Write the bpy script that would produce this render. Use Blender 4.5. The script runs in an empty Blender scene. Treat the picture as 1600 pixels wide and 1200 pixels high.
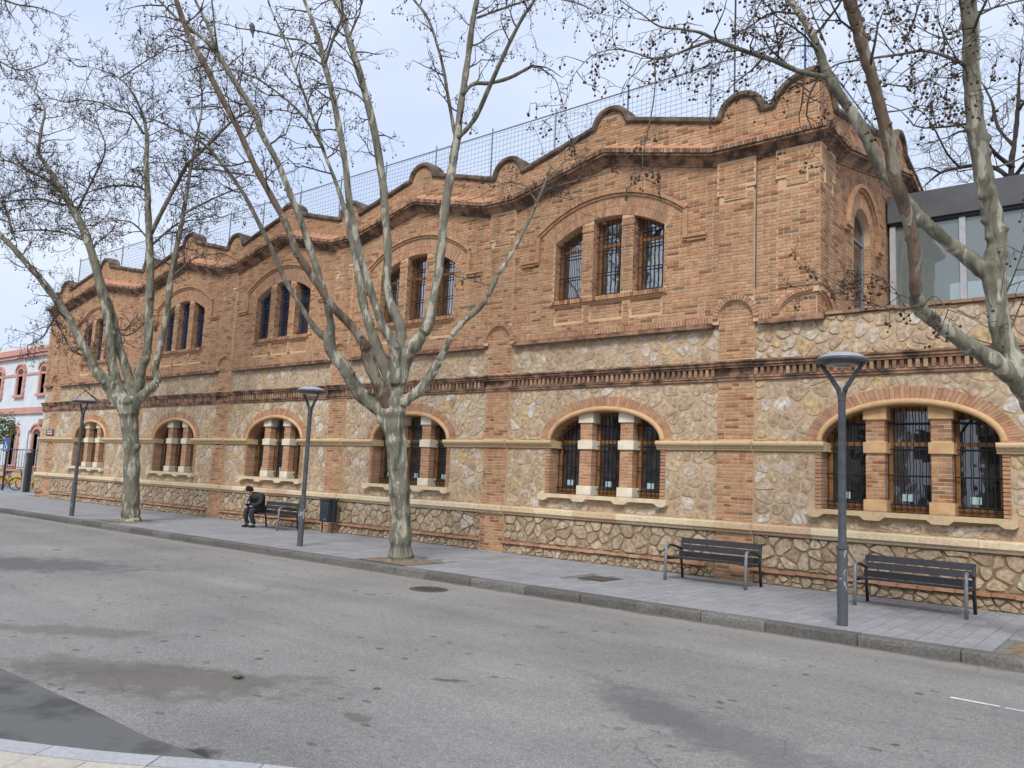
import bpy, bmesh, math, random
import numpy as np
from mathutils import Vector, Matrix
R = math.radians
rng = random.Random(11)
scene = bpy.context.scene
COL = scene.collection

# ------------------------------------------------------------------ camera
PW, PF = 1600.0, 1250.0
CAM = np.array([5.961, -14.648, 1.640])
YAW, PITCH, ROLL = R(-39.191), R(6.943), R(2.698)
FW = np.array([math.sin(YAW)*math.cos(PITCH), math.cos(YAW)*math.cos(PITCH), math.sin(PITCH)])
_r = np.array([math.cos(YAW), -math.sin(YAW), 0.0]); _u = np.cross(_r, FW)
RT = _r*math.cos(ROLL)+_u*math.sin(ROLL); UP = _u*math.cos(ROLL)-_r*math.sin(ROLL)
cam = bpy.data.cameras.new('camera'); cam_o = bpy.data.objects.new('camera', cam); COL.objects.link(cam_o)
cam.sensor_width = 36.0; cam.lens = 36.0*PF/PW; cam.clip_end = 2000.0
M = Matrix.Identity(4)
for i in range(3):
    M[i][0] = RT[i]; M[i][1] = UP[i]; M[i][2] = -FW[i]; M[i][3] = CAM[i]
cam_o.matrix_world = M
scene.camera = cam_o
def ray(u, v): return FW+RT*(u-800)/PF-UP*(v-600)/PF
def at_depth(u, v, d): return CAM+ray(u, v)*d
def at_y(u, v, Y):
    q = ray(u, v); return CAM+q*((Y-CAM[1])/q[1])
def at_z(u, v, Z):
    q = ray(u, v); return CAM+q*((Z-CAM[2])/q[2])
def depth_of(p): return float((np.array(p)-CAM)@FW)

# ------------------------------------------------------------------ world, sun, exposure
SUN_EL, SUN_AZ = R(45), R(155)      # azimuth measured clockwise from +Y
world = bpy.data.worlds.new('World'); scene.world = world; world.use_nodes = True
wn = world.node_tree; wn.nodes.clear()
out = wn.nodes.new('ShaderNodeOutputWorld')
sky = wn.nodes.new('ShaderNodeTexSky'); sky.sky_type = 'NISHITA'; sky.sun_disc = False
sky.sun_elevation = SUN_EL; sky.sun_rotation = SUN_AZ; sky.dust_density = 4.0; sky.air_density = 1.2
bg1 = wn.nodes.new('ShaderNodeBackground'); bg1.inputs[1].default_value = 0.09
wn.links.new(sky.outputs[0], bg1.inputs[0])
tc = wn.nodes.new('ShaderNodeTexCoord')
nz = wn.nodes.new('ShaderNodeTexNoise'); nz.inputs['Scale'].default_value = 2.2; nz.inputs['Detail'].default_value = 5
nz.inputs['Roughness'].default_value = 0.5
mp = wn.nodes.new('ShaderNodeMapping'); mp.inputs['Scale'].default_value = (1, 1, 2.5)
wn.links.new(tc.outputs['Generated'], mp.inputs[0]); wn.links.new(mp.outputs[0], nz.inputs[0])
cr = wn.nodes.new('ShaderNodeValToRGB')
cr.color_ramp.elements[0].position = 0.35; cr.color_ramp.elements[0].color = (0.58, 0.68, 0.90, 1)
cr.color_ramp.elements[1].position = 0.68; cr.color_ramp.elements[1].color = (0.76, 0.83, 0.97, 1)
wn.links.new(nz.outputs[0], cr.inputs[0])
bg2 = wn.nodes.new('ShaderNodeBackground'); bg2.inputs[1].default_value = 0.74
wn.links.new(cr.outputs[0], bg2.inputs[0])
mx = wn.nodes.new('ShaderNodeMixShader'); mx.inputs[0].default_value = 0.82
wn.links.new(bg1.outputs[0], mx.inputs[1]); wn.links.new(bg2.outputs[0], mx.inputs[2])
wn.links.new(mx.outputs[0], out.inputs[0])
sun = bpy.data.lights.new('sun', 'SUN'); sun.energy = 1.5; sun.angle = R(16); sun.color = (1.0, 0.96, 0.9)
sun_o = bpy.data.objects.new('sun', sun); COL.objects.link(sun_o)
sd = Vector((math.sin(SUN_AZ)*math.cos(SUN_EL), math.cos(SUN_AZ)*math.cos(SUN_EL), math.sin(SUN_EL)))
sun_o.rotation_euler = sd.to_track_quat('Z', 'Y').to_euler(); sun_o.location = (0, -10, 30)
vs = scene.view_settings
vs.view_transform = 'Standard'; vs.look = 'None'; vs.gamma = 1.0; vs.exposure = 0.76; vs.use_curve_mapping = False

# ------------------------------------------------------------------ material helpers
def new_mat(name):
    m = bpy.data.materials.new(name); m.use_nodes = True
    return m, m.node_tree, m.node_tree.nodes['Principled BSDF']
def N(nt, t, **kw):
    n = nt.nodes.new(t)
    for k, v in kw.items():
        if k in n.inputs: n.inputs[k].default_value = v
        else: setattr(n, k, v)
    return n
def ramp(nt, stops, interp='LINEAR'):
    c = nt.nodes.new('ShaderNodeValToRGB'); c.color_ramp.interpolation = interp
    e = c.color_ramp.elements
    while len(e) < len(stops): e.new(0.5)
    for i, (p, col) in enumerate(stops): e[i].position = p; e[i].color = (*col, 1)
    return c
def coords(nt, scale=(1, 1, 1), kind='Object'):
    t = nt.nodes.new('ShaderNodeTexCoord'); m = nt.nodes.new('ShaderNodeMapping'); m.inputs['Scale'].default_value = scale
    nt.links.new(t.outputs[kind], m.inputs[0]); return m.outputs[0]
def world_pos(nt, scale=(1, 1, 1)):
    g = nt.nodes.new('ShaderNodeNewGeometry'); m = nt.nodes.new('ShaderNodeMapping'); m.inputs['Scale'].default_value = scale
    nt.links.new(g.outputs['Position'], m.inputs[0]); return m.outputs[0]
def mixc(nt, fac, a, b, mode='MIX'):
    m = nt.nodes.new('ShaderNodeMix'); m.data_type = 'RGBA'; m.blend_type = mode
    for s, v in ((0, fac), (6, a), (7, b)):
        if isinstance(v, (int, float)): m.inputs[s].default_value = v
        elif isinstance(v, tuple): m.inputs[s].default_value = (*v, 1)
        else: nt.links.new(v, m.inputs[s])
    return m.outputs[2]
def bump(nt, bs, h, strength=0.3, dist=0.01):
    b = nt.nodes.new('ShaderNodeBump'); b.inputs['Strength'].default_value = strength; b.inputs['Distance'].default_value = dist
    nt.links.new(h, b.inputs['Height']); nt.links.new(b.outputs[0], bs.inputs['Normal'])

def noise_mat(name, c1, c2, scale=6, rough=0.85, bumps=0.25, bscale=60, metallic=0.0, lo=0.35, hi=0.65):
    m, nt, bs = new_mat(name)
    p = world_pos(nt)
    n = N(nt, 'ShaderNodeTexNoise', Scale=scale, Detail=6.0, Roughness=0.6); nt.links.new(p, n.inputs[0])
    r = ramp(nt, [(lo, c1), (hi, c2)]); nt.links.new(n.outputs[0], r.inputs[0]); nt.links.new(r.outputs[0], bs.inputs['Base Color'])
    bs.inputs['Roughness'].default_value = rough; bs.inputs['Metallic'].default_value = metallic
    if bumps:
        n2 = N(nt, 'ShaderNodeTexNoise', Scale=bscale, Detail=4.0); nt.links.new(p, n2.inputs[0]); bump(nt, bs, n2.outputs[0], bumps, 0.01)
    return m
def piece_mat(name, stops, dirt=(0.10, 0.06, 0.04), dirt_amt=0.35, noise=9, rough=0.9, interp='LINEAR', grain=0.35, streak=0.0, gum=0.0):
    """colour of each piece from its own 'rnd' value, grain and blotchy wear over it"""
    m, nt, bs = new_mat(name); p = world_pos(nt)
    a = N(nt, 'ShaderNodeAttribute'); a.attribute_name = 'rnd'
    r = ramp(nt, stops, interp); nt.links.new(a.outputs['Fac'], r.inputs[0])
    n = N(nt, 'ShaderNodeTexNoise', Scale=noise, Detail=6.0, Roughness=0.65); nt.links.new(p, n.inputs[0])
    g = ramp(nt, [(0.3, (1-grain,)*3), (0.7, (1+grain*0.5,)*3)]); nt.links.new(n.outputs[0], g.inputs[0])
    c = mixc(nt, 1.0, r.outputs[0], g.outputs[0], 'MULTIPLY')
    n2 = N(nt, 'ShaderNodeTexNoise', Scale=0.9, Detail=7.0, Roughness=0.7); nt.links.new(p, n2.inputs[0])
    d = ramp(nt, [(0.5, (0, 0, 0)), (0.75, (dirt_amt,)*3)]); nt.links.new(n2.outputs[0], d.inputs[0])
    c = mixc(nt, d.outputs[0], c, dirt)
    if gum:
        vg = N(nt, 'ShaderNodeTexVoronoi', Scale=3.4); nt.links.new(p, vg.inputs[0]); sg_ = ramp(nt, [(0.07, (gum,)*3), (0.10, (0, 0, 0))]); nt.links.new(vg.outputs['Distance'], sg_.inputs[0]); c = mixc(nt, sg_.outputs[0], c, (0.13, 0.13, 0.13))
    if streak:
        ps = world_pos(nt, (2.6, 2.6, 0.16)); ns = N(nt, 'ShaderNodeTexNoise', Scale=1.0, Detail=7.0, Roughness=0.72); nt.links.new(ps, ns.inputs[0])
        dr = ramp(nt, [(0.50, (0, 0, 0)), (0.72, (streak,)*3)]); nt.links.new(ns.outputs[0], dr.inputs[0]); c = mixc(nt, dr.outputs[0], c, (0.13, 0.085, 0.055))
    nt.links.new(c, bs.inputs['Base Color']); bs.inputs['Roughness'].default_value = rough
    n3 = N(nt, 'ShaderNodeTexNoise', Scale=70.0, Detail=3.0); nt.links.new(p, n3.inputs[0]); bump(nt, bs, n3.outputs[0], 0.35, 0.008)
    return m
def flat_mat(name, c, rough=0.5, metallic=0.0, spec=0.5):
    m, nt, bs = new_mat(name)
    bs.inputs['Base Color'].default_value = (*c, 1); bs.inputs['Roughness'].default_value = rough; bs.inputs['Metallic'].default_value = metallic
    bs.inputs['Specular IOR Level'].default_value = spec
    return m

MT = {}
MT['brick'] = piece_mat('brick', [(0.0, (0.26, 0.10, 0.052)), (0.2, (0.40, 0.18, 0.092)), (0.35, (0.475, 0.25, 0.132)), (0.7, (0.515, 0.30, 0.165)), (0.92, (0.55, 0.345, 0.20)), (1.0, (0.23, 0.145, 0.09))], dirt=(0.22, 0.135, 0.075), dirt_amt=0.5, grain=0.42, streak=0.65)
MT['brick_arch'] = piece_mat('brick_arch', [(0.0, (0.44, 0.22, 0.125)), (0.5, (0.49, 0.275, 0.16)), (1.0, (0.535, 0.33, 0.20))], dirt=(0.22, 0.135, 0.075), dirt_amt=0.4, grain=0.3, streak=0.4)
MT['brick_red'] = piece_mat('brick_red', [(0.0, (0.40, 0.20, 0.115)), (0.4, (0.47, 0.25, 0.145)), (0.8, (0.51, 0.29, 0.17)), (1.0, (0.53, 0.34, 0.2))], dirt_amt=0.2)
MT['brick_dark'] = piece_mat('brick_dark', [(0.0, (0.16, 0.095, 0.06)), (0.5, (0.33, 0.19, 0.115)), (1.0, (0.45, 0.30, 0.19))], dirt=(0.05, 0.037, 0.028), dirt_amt=0.75)
MT['mortar'] = noise_mat('mortar', (0.56, 0.375, 0.22), (0.66, 0.47, 0.30), 3.0, 0.95, 0.4, 90)
MT['mortar_stone'] = noise_mat('mortar_stone', (0.43, 0.31, 0.195), (0.54, 0.405, 0.27), 4.0, 0.95, 0.5, 60)
MT['joint_dark'] = noise_mat('joint_dark', (0.15, 0.10, 0.06), (0.36, 0.25, 0.15), 5.0, 0.95, 0.5, 60)
MT['stone'] = piece_mat('stone', [(0.0, (0.44, 0.32, 0.205)), (0.3, (0.52, 0.395, 0.265)), (0.5, (0.58, 0.465, 0.33)), (0.60, (0.60, 0.43, 0.22)), (0.66, (0.56, 0.46, 0.34)), (0.82, (0.63, 0.555, 0.45)), (0.95, (0.68, 0.63, 0.55)), (1.0, (0.50, 0.30, 0.185))], noise=11, dirt=(0.36, 0.25, 0.15), dirt_amt=0.3, grain=0.6, streak=0.2)
MT['stone_plinth'] = piece_mat('stone_plinth', [(0.0, (0.36, 0.265, 0.17)), (0.4, (0.48, 0.37, 0.25)), (0.7, (0.55, 0.445, 0.315)), (0.82, (0.57, 0.41, 0.23)), (1.0, (0.55, 0.49, 0.40))], noise=14, dirt_amt=0.3, grain=0.6)
MT['cream'] = noise_mat('cream_stone', (0.60, 0.46, 0.28), (0.74, 0.62, 0.43), 5.0, 0.85, 0.25, 70)
MT['white_stone'] = noise_mat('white_stone', (0.68, 0.60, 0.45), (0.80, 0.74, 0.60), 5.0, 0.8, 0.15, 70)
MT['ochre_stone'] = noise_mat('ochre_stone', (0.52, 0.32, 0.15), (0.64, 0.42, 0.22), 5.0, 0.85, 0.25, 70)
MT['cornice'] = noise_mat('cornice_brick', (0.085, 0.052, 0.037), (0.40, 0.23, 0.14), 3.2, 0.9, 0.4, 50, lo=0.40, hi=0.62)
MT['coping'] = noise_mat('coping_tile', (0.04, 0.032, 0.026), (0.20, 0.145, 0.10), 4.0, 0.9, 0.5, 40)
MT['weather'] = noise_mat('weathering_tile', (0.36, 0.16, 0.085), (0.53, 0.27, 0.155), 5.0, 0.9, 0.4, 40)
MT['wood'] = noise_mat('window_wood', (0.20, 0.085, 0.022), (0.30, 0.14, 0.04), 12.0, 0.5, 0.1, 40)
MT['bluewood'] = flat_mat('blue_paint', (0.03, 0.05, 0.11), 0.45)
MT['iron'] = flat_mat('grille_iron', (0.018, 0.019, 0.024), 0.5)
MT['blueiron'] = flat_mat('blue_grille_iron', (0.02, 0.035, 0.085), 0.5)
m, nt, bs = new_mat('window_glass'); bs.inputs['Base Color'].default_value = (0.012, 0.014, 0.016, 1); bs.inputs['Roughness'].default_value = 0.02
bs.inputs['IOR'].default_value = 1.9; bs.inputs['IOR'].default_value = 2.2; MT['glass'] = m
m, nt, bs = new_mat('coated_glass'); bs.inputs['Base Color'].default_value = (0.012, 0.014, 0.016, 1); bs.inputs['Roughness'].default_value = 0.025; bs.inputs['IOR'].default_value = 4.0; MT['glass_up'] = m
m, nt, bs = new_mat('pavilion_glass'); bs.inputs['Base Color'].default_value = (0.42, 0.50, 0.48, 1); bs.inputs['Roughness'].default_value = 0.0; bs.inputs['IOR'].default_value = 1.9; bs.inputs['Transmission Weight'].default_value = 0.7; MT['glass2'] = m
for k_, st_ in (('glass', 0.10), ('glass_up', 0.05)):
    nt = MT[k_].node_tree; bs = nt.nodes['Principled BSDF']; p = world_pos(nt); n_ = N(nt, 'ShaderNodeTexNoise', Scale=2.2, Detail=2.0); nt.links.new(p, n_.inputs[0]); bump(nt, bs, n_.outputs[0], st_, 0.05)
    n_ = N(nt, 'ShaderNodeTexNoise', Scale=5.0, Detail=5.0); nt.links.new(p, n_.inputs[0]); r_ = ramp(nt, [(0.4, (0.008, 0.010, 0.012)), (0.75, (0.05, 0.052, 0.05))]); nt.links.new(n_.outputs[0], r_.inputs[0]); nt.links.new(r_.outputs[0], bs.inputs['Base Color'])
MT['grey_metal'] = noise_mat('grey_fascia', (0.075, 0.077, 0.082), (0.095, 0.097, 0.102), 3, 0.5, 0.0)
MT['alu'] = noise_mat('aluminium', (0.36, 0.37, 0.39), (0.44, 0.45, 0.47), 6, 0.4, 0.0)
MT['galv'] = noise_mat('galvanised', (0.20, 0.22, 0.25), (0.30, 0.32, 0.35), 12, 0.45, 0.0, metallic=0.4)
MT['net'] = flat_mat('net_cord', (0.15, 0.22, 0.30), 0.7)
MT['bluepaint'] = flat_mat('bright_blue_paint', (0.02, 0.09, 0.26), 0.5)
MT['lamp'] = noise_mat('lamp_paint', (0.055, 0.065, 0.075), (0.095, 0.105, 0.115), 9, 0.45, 0.05)
MT['lamp_top'] = noise_mat('lamp_hood', (0.38, 0.40, 0.43), (0.46, 0.48, 0.51), 8, 0.4, 0.0)
MT['lens'] = flat_mat('lamp_lens', (0.30, 0.32, 0.33), 0.15)
MT['slat'] = noise_mat('bench_slat', (0.020, 0.021, 0.025), (0.035, 0.036, 0.042), 15, 0.55, 0.1)
MT['steel'] = noise_mat('bench_steel', (0.20, 0.21, 0.22), (0.28, 0.29, 0.31), 15, 0.45, 0.0, metallic=0.3)
MT['binpaint'] = noise_mat('bin_paint', (0.022, 0.032, 0.04), (0.035, 0.045, 0.053), 12, 0.5, 0.0)
MT['soil'] = noise_mat('soil', (0.14, 0.10, 0.065), (0.30, 0.225, 0.15), 9, 1.0, 0.8, 40)
MT['slab'] = piece_mat('paving', [(0.0, (0.285, 0.288, 0.298)), (0.5, (0.315, 0.318, 0.328)), (1.0, (0.345, 0.348, 0.355))], dirt=(0.20, 0.197, 0.195), dirt_amt=0.7, noise=18, grain=0.25, gum=0.6)
MT['slabjoint'] = noise_mat('paving_joint', (0.15, 0.15, 0.15), (0.22, 0.22, 0.22), 6, 0.95, 0.2)
MT['kerb'] = piece_mat('kerb_granite', [(0.0, (0.12, 0.115, 0.105)), (1.0, (0.20, 0.19, 0.175))], dirt=(0.06, 0.055, 0.05), dirt_amt=0.6, noise=30, grain=0.5)
MT['kerb_light'] = piece_mat('kerb_light_granite', [(0.0, (0.36, 0.37, 0.38)), (1.0, (0.44, 0.45, 0.46))], dirt=(0.25, 0.25, 0.25), dirt_amt=0.4, noise=40, grain=0.25)
MT['slab_beige'] = piece_mat('beige_paving', [(0.0, (0.42, 0.38, 0.31)), (1.0, (0.52, 0.48, 0.40))], dirt=(0.3, 0.27, 0.22), dirt_amt=0.4, noise=25, grain=0.2)
MT['castiron'] = noise_mat('cast_iron', (0.05, 0.045, 0.04), (0.11, 0.10, 0.09), 20, 0.6, 0.3)
MT['paint_white'] = noise_mat('road_paint', (0.42, 0.42, 0.41), (0.75, 0.75, 0.73), 9, 0.8, 0.1)
MT['skin'] = flat_mat('skin', (0.50, 0.30, 0.22), 0.55)
MT['jacket'] = noise_mat('black_jacket', (0.012, 0.012, 0.013), (0.025, 0.025, 0.027), 12, 0.75, 0.2)
MT['trouser'] = noise_mat('dark_trousers', (0.022, 0.024, 0.03), (0.04, 0.042, 0.05), 12, 0.85, 0.2)
MT['cap'] = flat_mat('black_knit', (0.008, 0.008, 0.009), 0.95)
MT['shoe'] = flat_mat('black_shoe', (0.012, 0.012, 0.012), 0.5)
MT['phone'] = flat_mat('phone_shell', (0.3, 0.32, 0.35), 0.3)

def bark_mat(name, a, b, c, brown=0.0):
    m, nt, bs = new_mat(name); p = world_pos(nt, (3.6, 3.6, 1.05))
    n = N(nt, 'ShaderNodeTexNoise', Scale=1.6, Detail=5.0, Roughness=0.55, Distortion=0.6); nt.links.new(p, n.inputs[0])
    r = ramp(nt, [(0.38, a), (0.44, b), (0.555, b), (0.575, c), (0.75, c)]); nt.links.new(n.outputs[0], r.inputs[0])
    p2 = world_pos(nt, (22, 22, 6)); n2 = N(nt, 'ShaderNodeTexNoise', Scale=1.0, Detail=6.0, Roughness=0.7); nt.links.new(p2, n2.inputs[0])
    g = ramp(nt, [(0.3, (0.62,)*3), (0.7, (1.2,)*3)]); nt.links.new(n2.outputs[0], g.inputs[0])
    nt.links.new(mixc(nt, 1.0, r.outputs[0], g.outputs[0], 'MULTIPLY'), bs.inputs['Base Color']); bs.inputs['Roughness'].default_value = 0.85
    bump(nt, bs, n2.outputs[0], 0.6, 0.02); return m
MT['bark'] = bark_mat('plane_bark', (0.115, 0.105, 0.075), (0.205, 0.195, 0.145), (0.43, 0.405, 0.32))
MT['bark_branch'] = bark_mat('branch_bark', (0.085, 0.072, 0.052), (0.15, 0.135, 0.10), (0.26, 0.24, 0.185))
MT['bark_brown'] = bark_mat('brown_bark', (0.085, 0.056, 0.038), (0.165, 0.115, 0.078), (0.27, 0.245, 0.18))
MT['twig'] = noise_mat('twig_bark', (0.04, 0.03, 0.024), (0.10, 0.078, 0.06), 3, 0.9, 0.0)
MT['twig_dark'] = noise_mat('dark_twig_bark', (0.025, 0.02, 0.017), (0.06, 0.048, 0.04), 3, 0.9, 0.0)
MT['ball'] = noise_mat('seed_ball', (0.045, 0.025, 0.015), (0.10, 0.055, 0.03), 40, 0.95, 0.0)

# ------------------------------------------------------------------ mesh builder
class MB:
    def __init__(s): s.v = []; s.f = []; s.r = []; s.m = []
    def add(s, verts, faces, r=0.5, m=0):
        o = len(s.v); s.v.extend(verts); s.f.extend([tuple(i+o for i in fc) for fc in faces])
        s.r.extend([r]*len(faces)); s.m.extend([m]*len(faces))
    def box(s, x0, x1, y0, y1, z0, z1, r=0.5, m=0):
        s.add([(x0, y0, z0), (x1, y0, z0), (x1, y1, z0), (x0, y1, z0), (x0, y0, z1), (x1, y0, z1), (x1, y1, z1), (x0, y1, z1)],
              [(0, 3, 2, 1), (4, 5, 6, 7), (0, 1, 5, 4), (1, 2, 6, 5), (2, 3, 7, 6), (3, 0, 4, 7)], r, m)
    def tube(s, pts, rad, n=6, r=0.5, m=0, cap=True):
        pts = [np.array(p, float) for p in pts]; k = len(pts)
        if not hasattr(rad, '__len__'): rad = [rad]*k
        o = len(s.v); ref = np.array([0.31, 0.17, 0.93])
        for i in range(k):
            t = pts[min(i+1, k-1)]-pts[max(i-1, 0)]; L = np.linalg.norm(t); t = t/L if L > 1e-9 else np.array([0, 0, 1.])
            a = np.cross(t, ref); la = np.linalg.norm(a)
            if la < 0.15: a = np.cross(t, np.array([1., 0, 0])); la = np.linalg.norm(a)
            a /= la; b = np.cross(t, a)
            for j in range(n):
                q = 2*math.pi*j/n; w = pts[i]+(a*math.cos(q)+b*math.sin(q))*rad[i]; s.v.append((w[0], w[1], w[2]))
        fs = []
        for i in range(k-1):
            for j in range(n):
                j2 = (j+1) % n; fs.append((o+i*n+j, o+i*n+j2, o+(i+1)*n+j2, o+(i+1)*n+j))
        if cap: fs.append(tuple(o+j for j in range(n))[::-1]); fs.append(tuple(o+(k-1)*n+j for j in range(n)))
        s.f.extend(fs); s.r.extend([r]*len(fs)); s.m.extend([m]*len(fs))
    def lathe(s, prof, n=20, c=(0, 0, 0), r=0.5, m=0):
        o = len(s.v); fs = []
        for (rr, z) in prof:
            for j in range(n):
                q = 2*math.pi*j/n; s.v.append((c[0]+rr*math.cos(q), c[1]+rr*math.sin(q), c[2]+z))
        for i in range(len(prof)-1):
            for j in range(n):
                j2 = (j+1) % n; fs.append((o+i*n+j, o+i*n+j2, o+(i+1)*n+j2, o+(i+1)*n+j))
        fs.append(tuple(o+j for j in range(n))[::-1]); fs.append(tuple(o+(len(prof)-1)*n+j for j in range(n)))
        s.f.extend(fs); s.r.extend([r]*len(fs)); s.m.extend([m]*len(fs))
    def prism(s, poly, d0, d1, T, r=0.5, m=0, back=True):
        n = len(poly); vs_ = [T(a, d1, z) for a, z in poly]+[T(a, d0, z) for a, z in poly]
        fs = [tuple(range(n))]+[(i, i+n, (i+1) % n+n, (i+1) % n) for i in range(n)]
        if back: fs.append(tuple(range(2*n-1, n-1, -1)))
        s.add(vs_, fs, r, m)
    def pbox(s, a0, a1, d0, d1, z0, z1, T, r=0.5, m=0): s.prism([(a0, z0), (a1, z0), (a1, z1), (a0, z1)], d0, d1, T, r, m)
    def build(s, name, mats, parent=None, smooth=False, origin=None):
        me = bpy.data.meshes.new(name)
        v = s.v
        if origin is not None: v = [(a-origin[0], b-origin[1], c-origin[2]) for a, b, c in v]
        me.from_pydata(v, [], s.f)
        if not isinstance(mats, (list, tuple)): mats = [mats]
        for mm in mats: me.materials.append(MT[mm] if isinstance(mm, str) else mm)
        if any(s.m): me.polygons.foreach_set('material_index', s.m)
        at = me.attributes.new('rnd', 'FLOAT', 'FACE'); at.data.foreach_set('value', s.r)
        if smooth: me.polygons.foreach_set('use_smooth', [True]*len(me.polygons))
        me.update()
        o = bpy.data.objects.new(name, me); COL.objects.link(o)
        if origin is not None: o.location = origin
        if parent is not None: attach(o, parent)
        return o
def world_loc(o):
    l = Vector(o.location)
    if o.parent is not None: l = l if o.matrix_parent_inverse != Matrix.Identity(4) else l+world_loc(o.parent)
    return l
def attach(o, p):
    o.parent = p
    inv = Matrix.Translation(-world_loc(p))
    o.matrix_parent_inverse = inv if p.rotation_euler[2] == 0 else Matrix.Identity(4)
def tag(o, label=None, cat=None, group=None, kind=None):
    if label: o['label'] = label
    if cat: o['category'] = cat
    if group: o['group'] = group
    if kind: o['kind'] = kind
    return o
def thing(name, label, cat, loc=(0, 0, 0), group=None, rz=0.0):
    o = bpy.data.objects.new(name, None); COL.objects.link(o); o.location = loc; o.rotation_euler = (0, 0, rz); o.empty_display_size = 0.3
    return tag(o, label, cat, group)
def copy_tree(o, parent=None):
    c = o.copy(); COL.objects.link(c)
    if parent is not None: c.parent = parent
    for ch in [q for q in bpy.data.objects if q.parent == o]: copy_tree(ch, c)
    return c

TF = lambda a, d, z: (a, -d, z)               # front wall: a along X, d outwards
SX = 1.12
TS = lambda a, d, z: (SX+d, a, z)             # side wall of the upper storey
def plate(name, outer, holes, d0, d1, T, mat, parent):
    cu = bpy.data.curves.new('tmp', 'CURVE'); cu.dimensions = '2D'; cu.fill_mode = 'BOTH'; cu.extrude = (d1-d0)/2
    for poly in [outer]+holes:
        sp = cu.splines.new('POLY'); sp.points.add(len(poly)-1); sp.use_cyclic_u = True
        for i, (a, z) in enumerate(poly): sp.points[i].co = (a, z, 0, 1)
    t = bpy.data.objects.new('tmp', cu); COL.objects.link(t)
    dg = bpy.context.evaluated_depsgraph_get(); dg.update()
    me = bpy.data.meshes.new_from_object(t.evaluated_get(dg))
    e = (d1-d0)/2
    for v in me.vertices: v.co = T(v.co.x, d0+e+v.co.z, v.co.y)
    bpy.data.objects.remove(t); bpy.data.curves.remove(cu)
    me.materials.clear(); me.materials.append(MT[mat]); me.name = name
    o = bpy.data.objects.new(name, me); COL.objects.link(o); attach(o, parent); return o

# ================================================================== GROUND
RZ = -0.13
def kerb_y(x): return -4.22+0.0135*(x-4.7)
# asphalt sheet with stains, speckles and cracks
m, nt, bs = new_mat('asphalt'); MT['asphalt'] = m
p = world_pos(nt)
n1 = N(nt, 'ShaderNodeTexNoise', Scale=0.45, Detail=6.0, Roughness=0.6); nt.links.new(p, n1.inputs[0])
c0 = ramp(nt, [(0.3, (0.195, 0.190, 0.180)), (0.7, (0.275, 0.265, 0.250))]); nt.links.new(n1.outputs[0], c0.inputs[0])
n2 = N(nt, 'ShaderNodeTexNoise', Scale=55.0, Detail=3.0, Roughness=0.8); nt.links.new(p, n2.inputs[0])
g2 = ramp(nt, [(0.32, (0.55,)*3), (0.68, (1.42,)*3)]); nt.links.new(n2.outputs[0], g2.inputs[0])
col = mixc(nt, 1.0, c0.outputs[0], g2.outputs[0], 'MULTIPLY')
n2b = N(nt, 'ShaderNodeTexNoise', Scale=17.0, Detail=4.0, Roughness=0.7); nt.links.new(p, n2b.inputs[0])
g2b = ramp(nt, [(0.3, (0.84,)*3), (0.7, (1.14,)*3)]); nt.links.new(n2b.outputs[0], g2b.inputs[0]); col = mixc(nt, 1.0, col, g2b.outputs[0], 'MULTIPLY')
pl_ = world_pos(nt, (0.10, 1.1, 1)); n2c = N(nt, 'ShaderNodeTexNoise', Scale=1.0, Detail=5.0, Roughness=0.6); nt.links.new(pl_, n2c.inputs[0])
g2c = ramp(nt, [(0.3, (0.84, 0.84, 0.85)), (0.7, (1.13, 1.12, 1.09))]); nt.links.new(n2c.outputs[0], g2c.inputs[0]); col = mixc(nt, 1.0, col, g2c.outputs[0], 'MULTIPLY')
vs_w = N(nt, 'ShaderNodeTexVoronoi', Scale=38.0); nt.links.new(p, vs_w.inputs[0]); sw_ = ramp(nt, [(0.10, (0.55,)*3), (0.16, (0, 0, 0))]); nt.links.new(vs_w.outputs['Distance'], sw_.inputs[0])
col = mixc(nt, sw_.outputs[0], col, (0.40, 0.39, 0.37))
vor = N(nt, 'ShaderNodeTexVoronoi', Scale=2.6); vor.inputs['Randomness'].default_value = 1.0
pw = world_pos(nt); wz = N(nt, 'ShaderNodeTexNoise', Scale=7.0, Detail=2.0); nt.links.new(pw, wz.inputs[0])
pm = mixc(nt, 0.06, pw, wz.outputs['Color']); nt.links.new(pm, vor.inputs[0])
sp = ramp(nt, [(0.085, (1, 1, 1)), (0.11, (0, 0, 0))]); nt.links.new(vor.outputs['Distance'], sp.inputs[0])
nlow = N(nt, 'ShaderNodeTexNoise', Scale=0.35, Detail=2.0); nt.links.new(p, nlow.inputs[0])
lowm = ramp(nt, [(0.36, (0.25,)*3), (0.52, (0.95,)*3)]); nt.links.new(nlow.outputs[0], lowm.inputs[0])
col = mixc(nt, mixc(nt, 1.0, sp.outputs[0], lowm.outputs[0], 'MULTIPLY'), col, (0.075, 0.07, 0.065))
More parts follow.
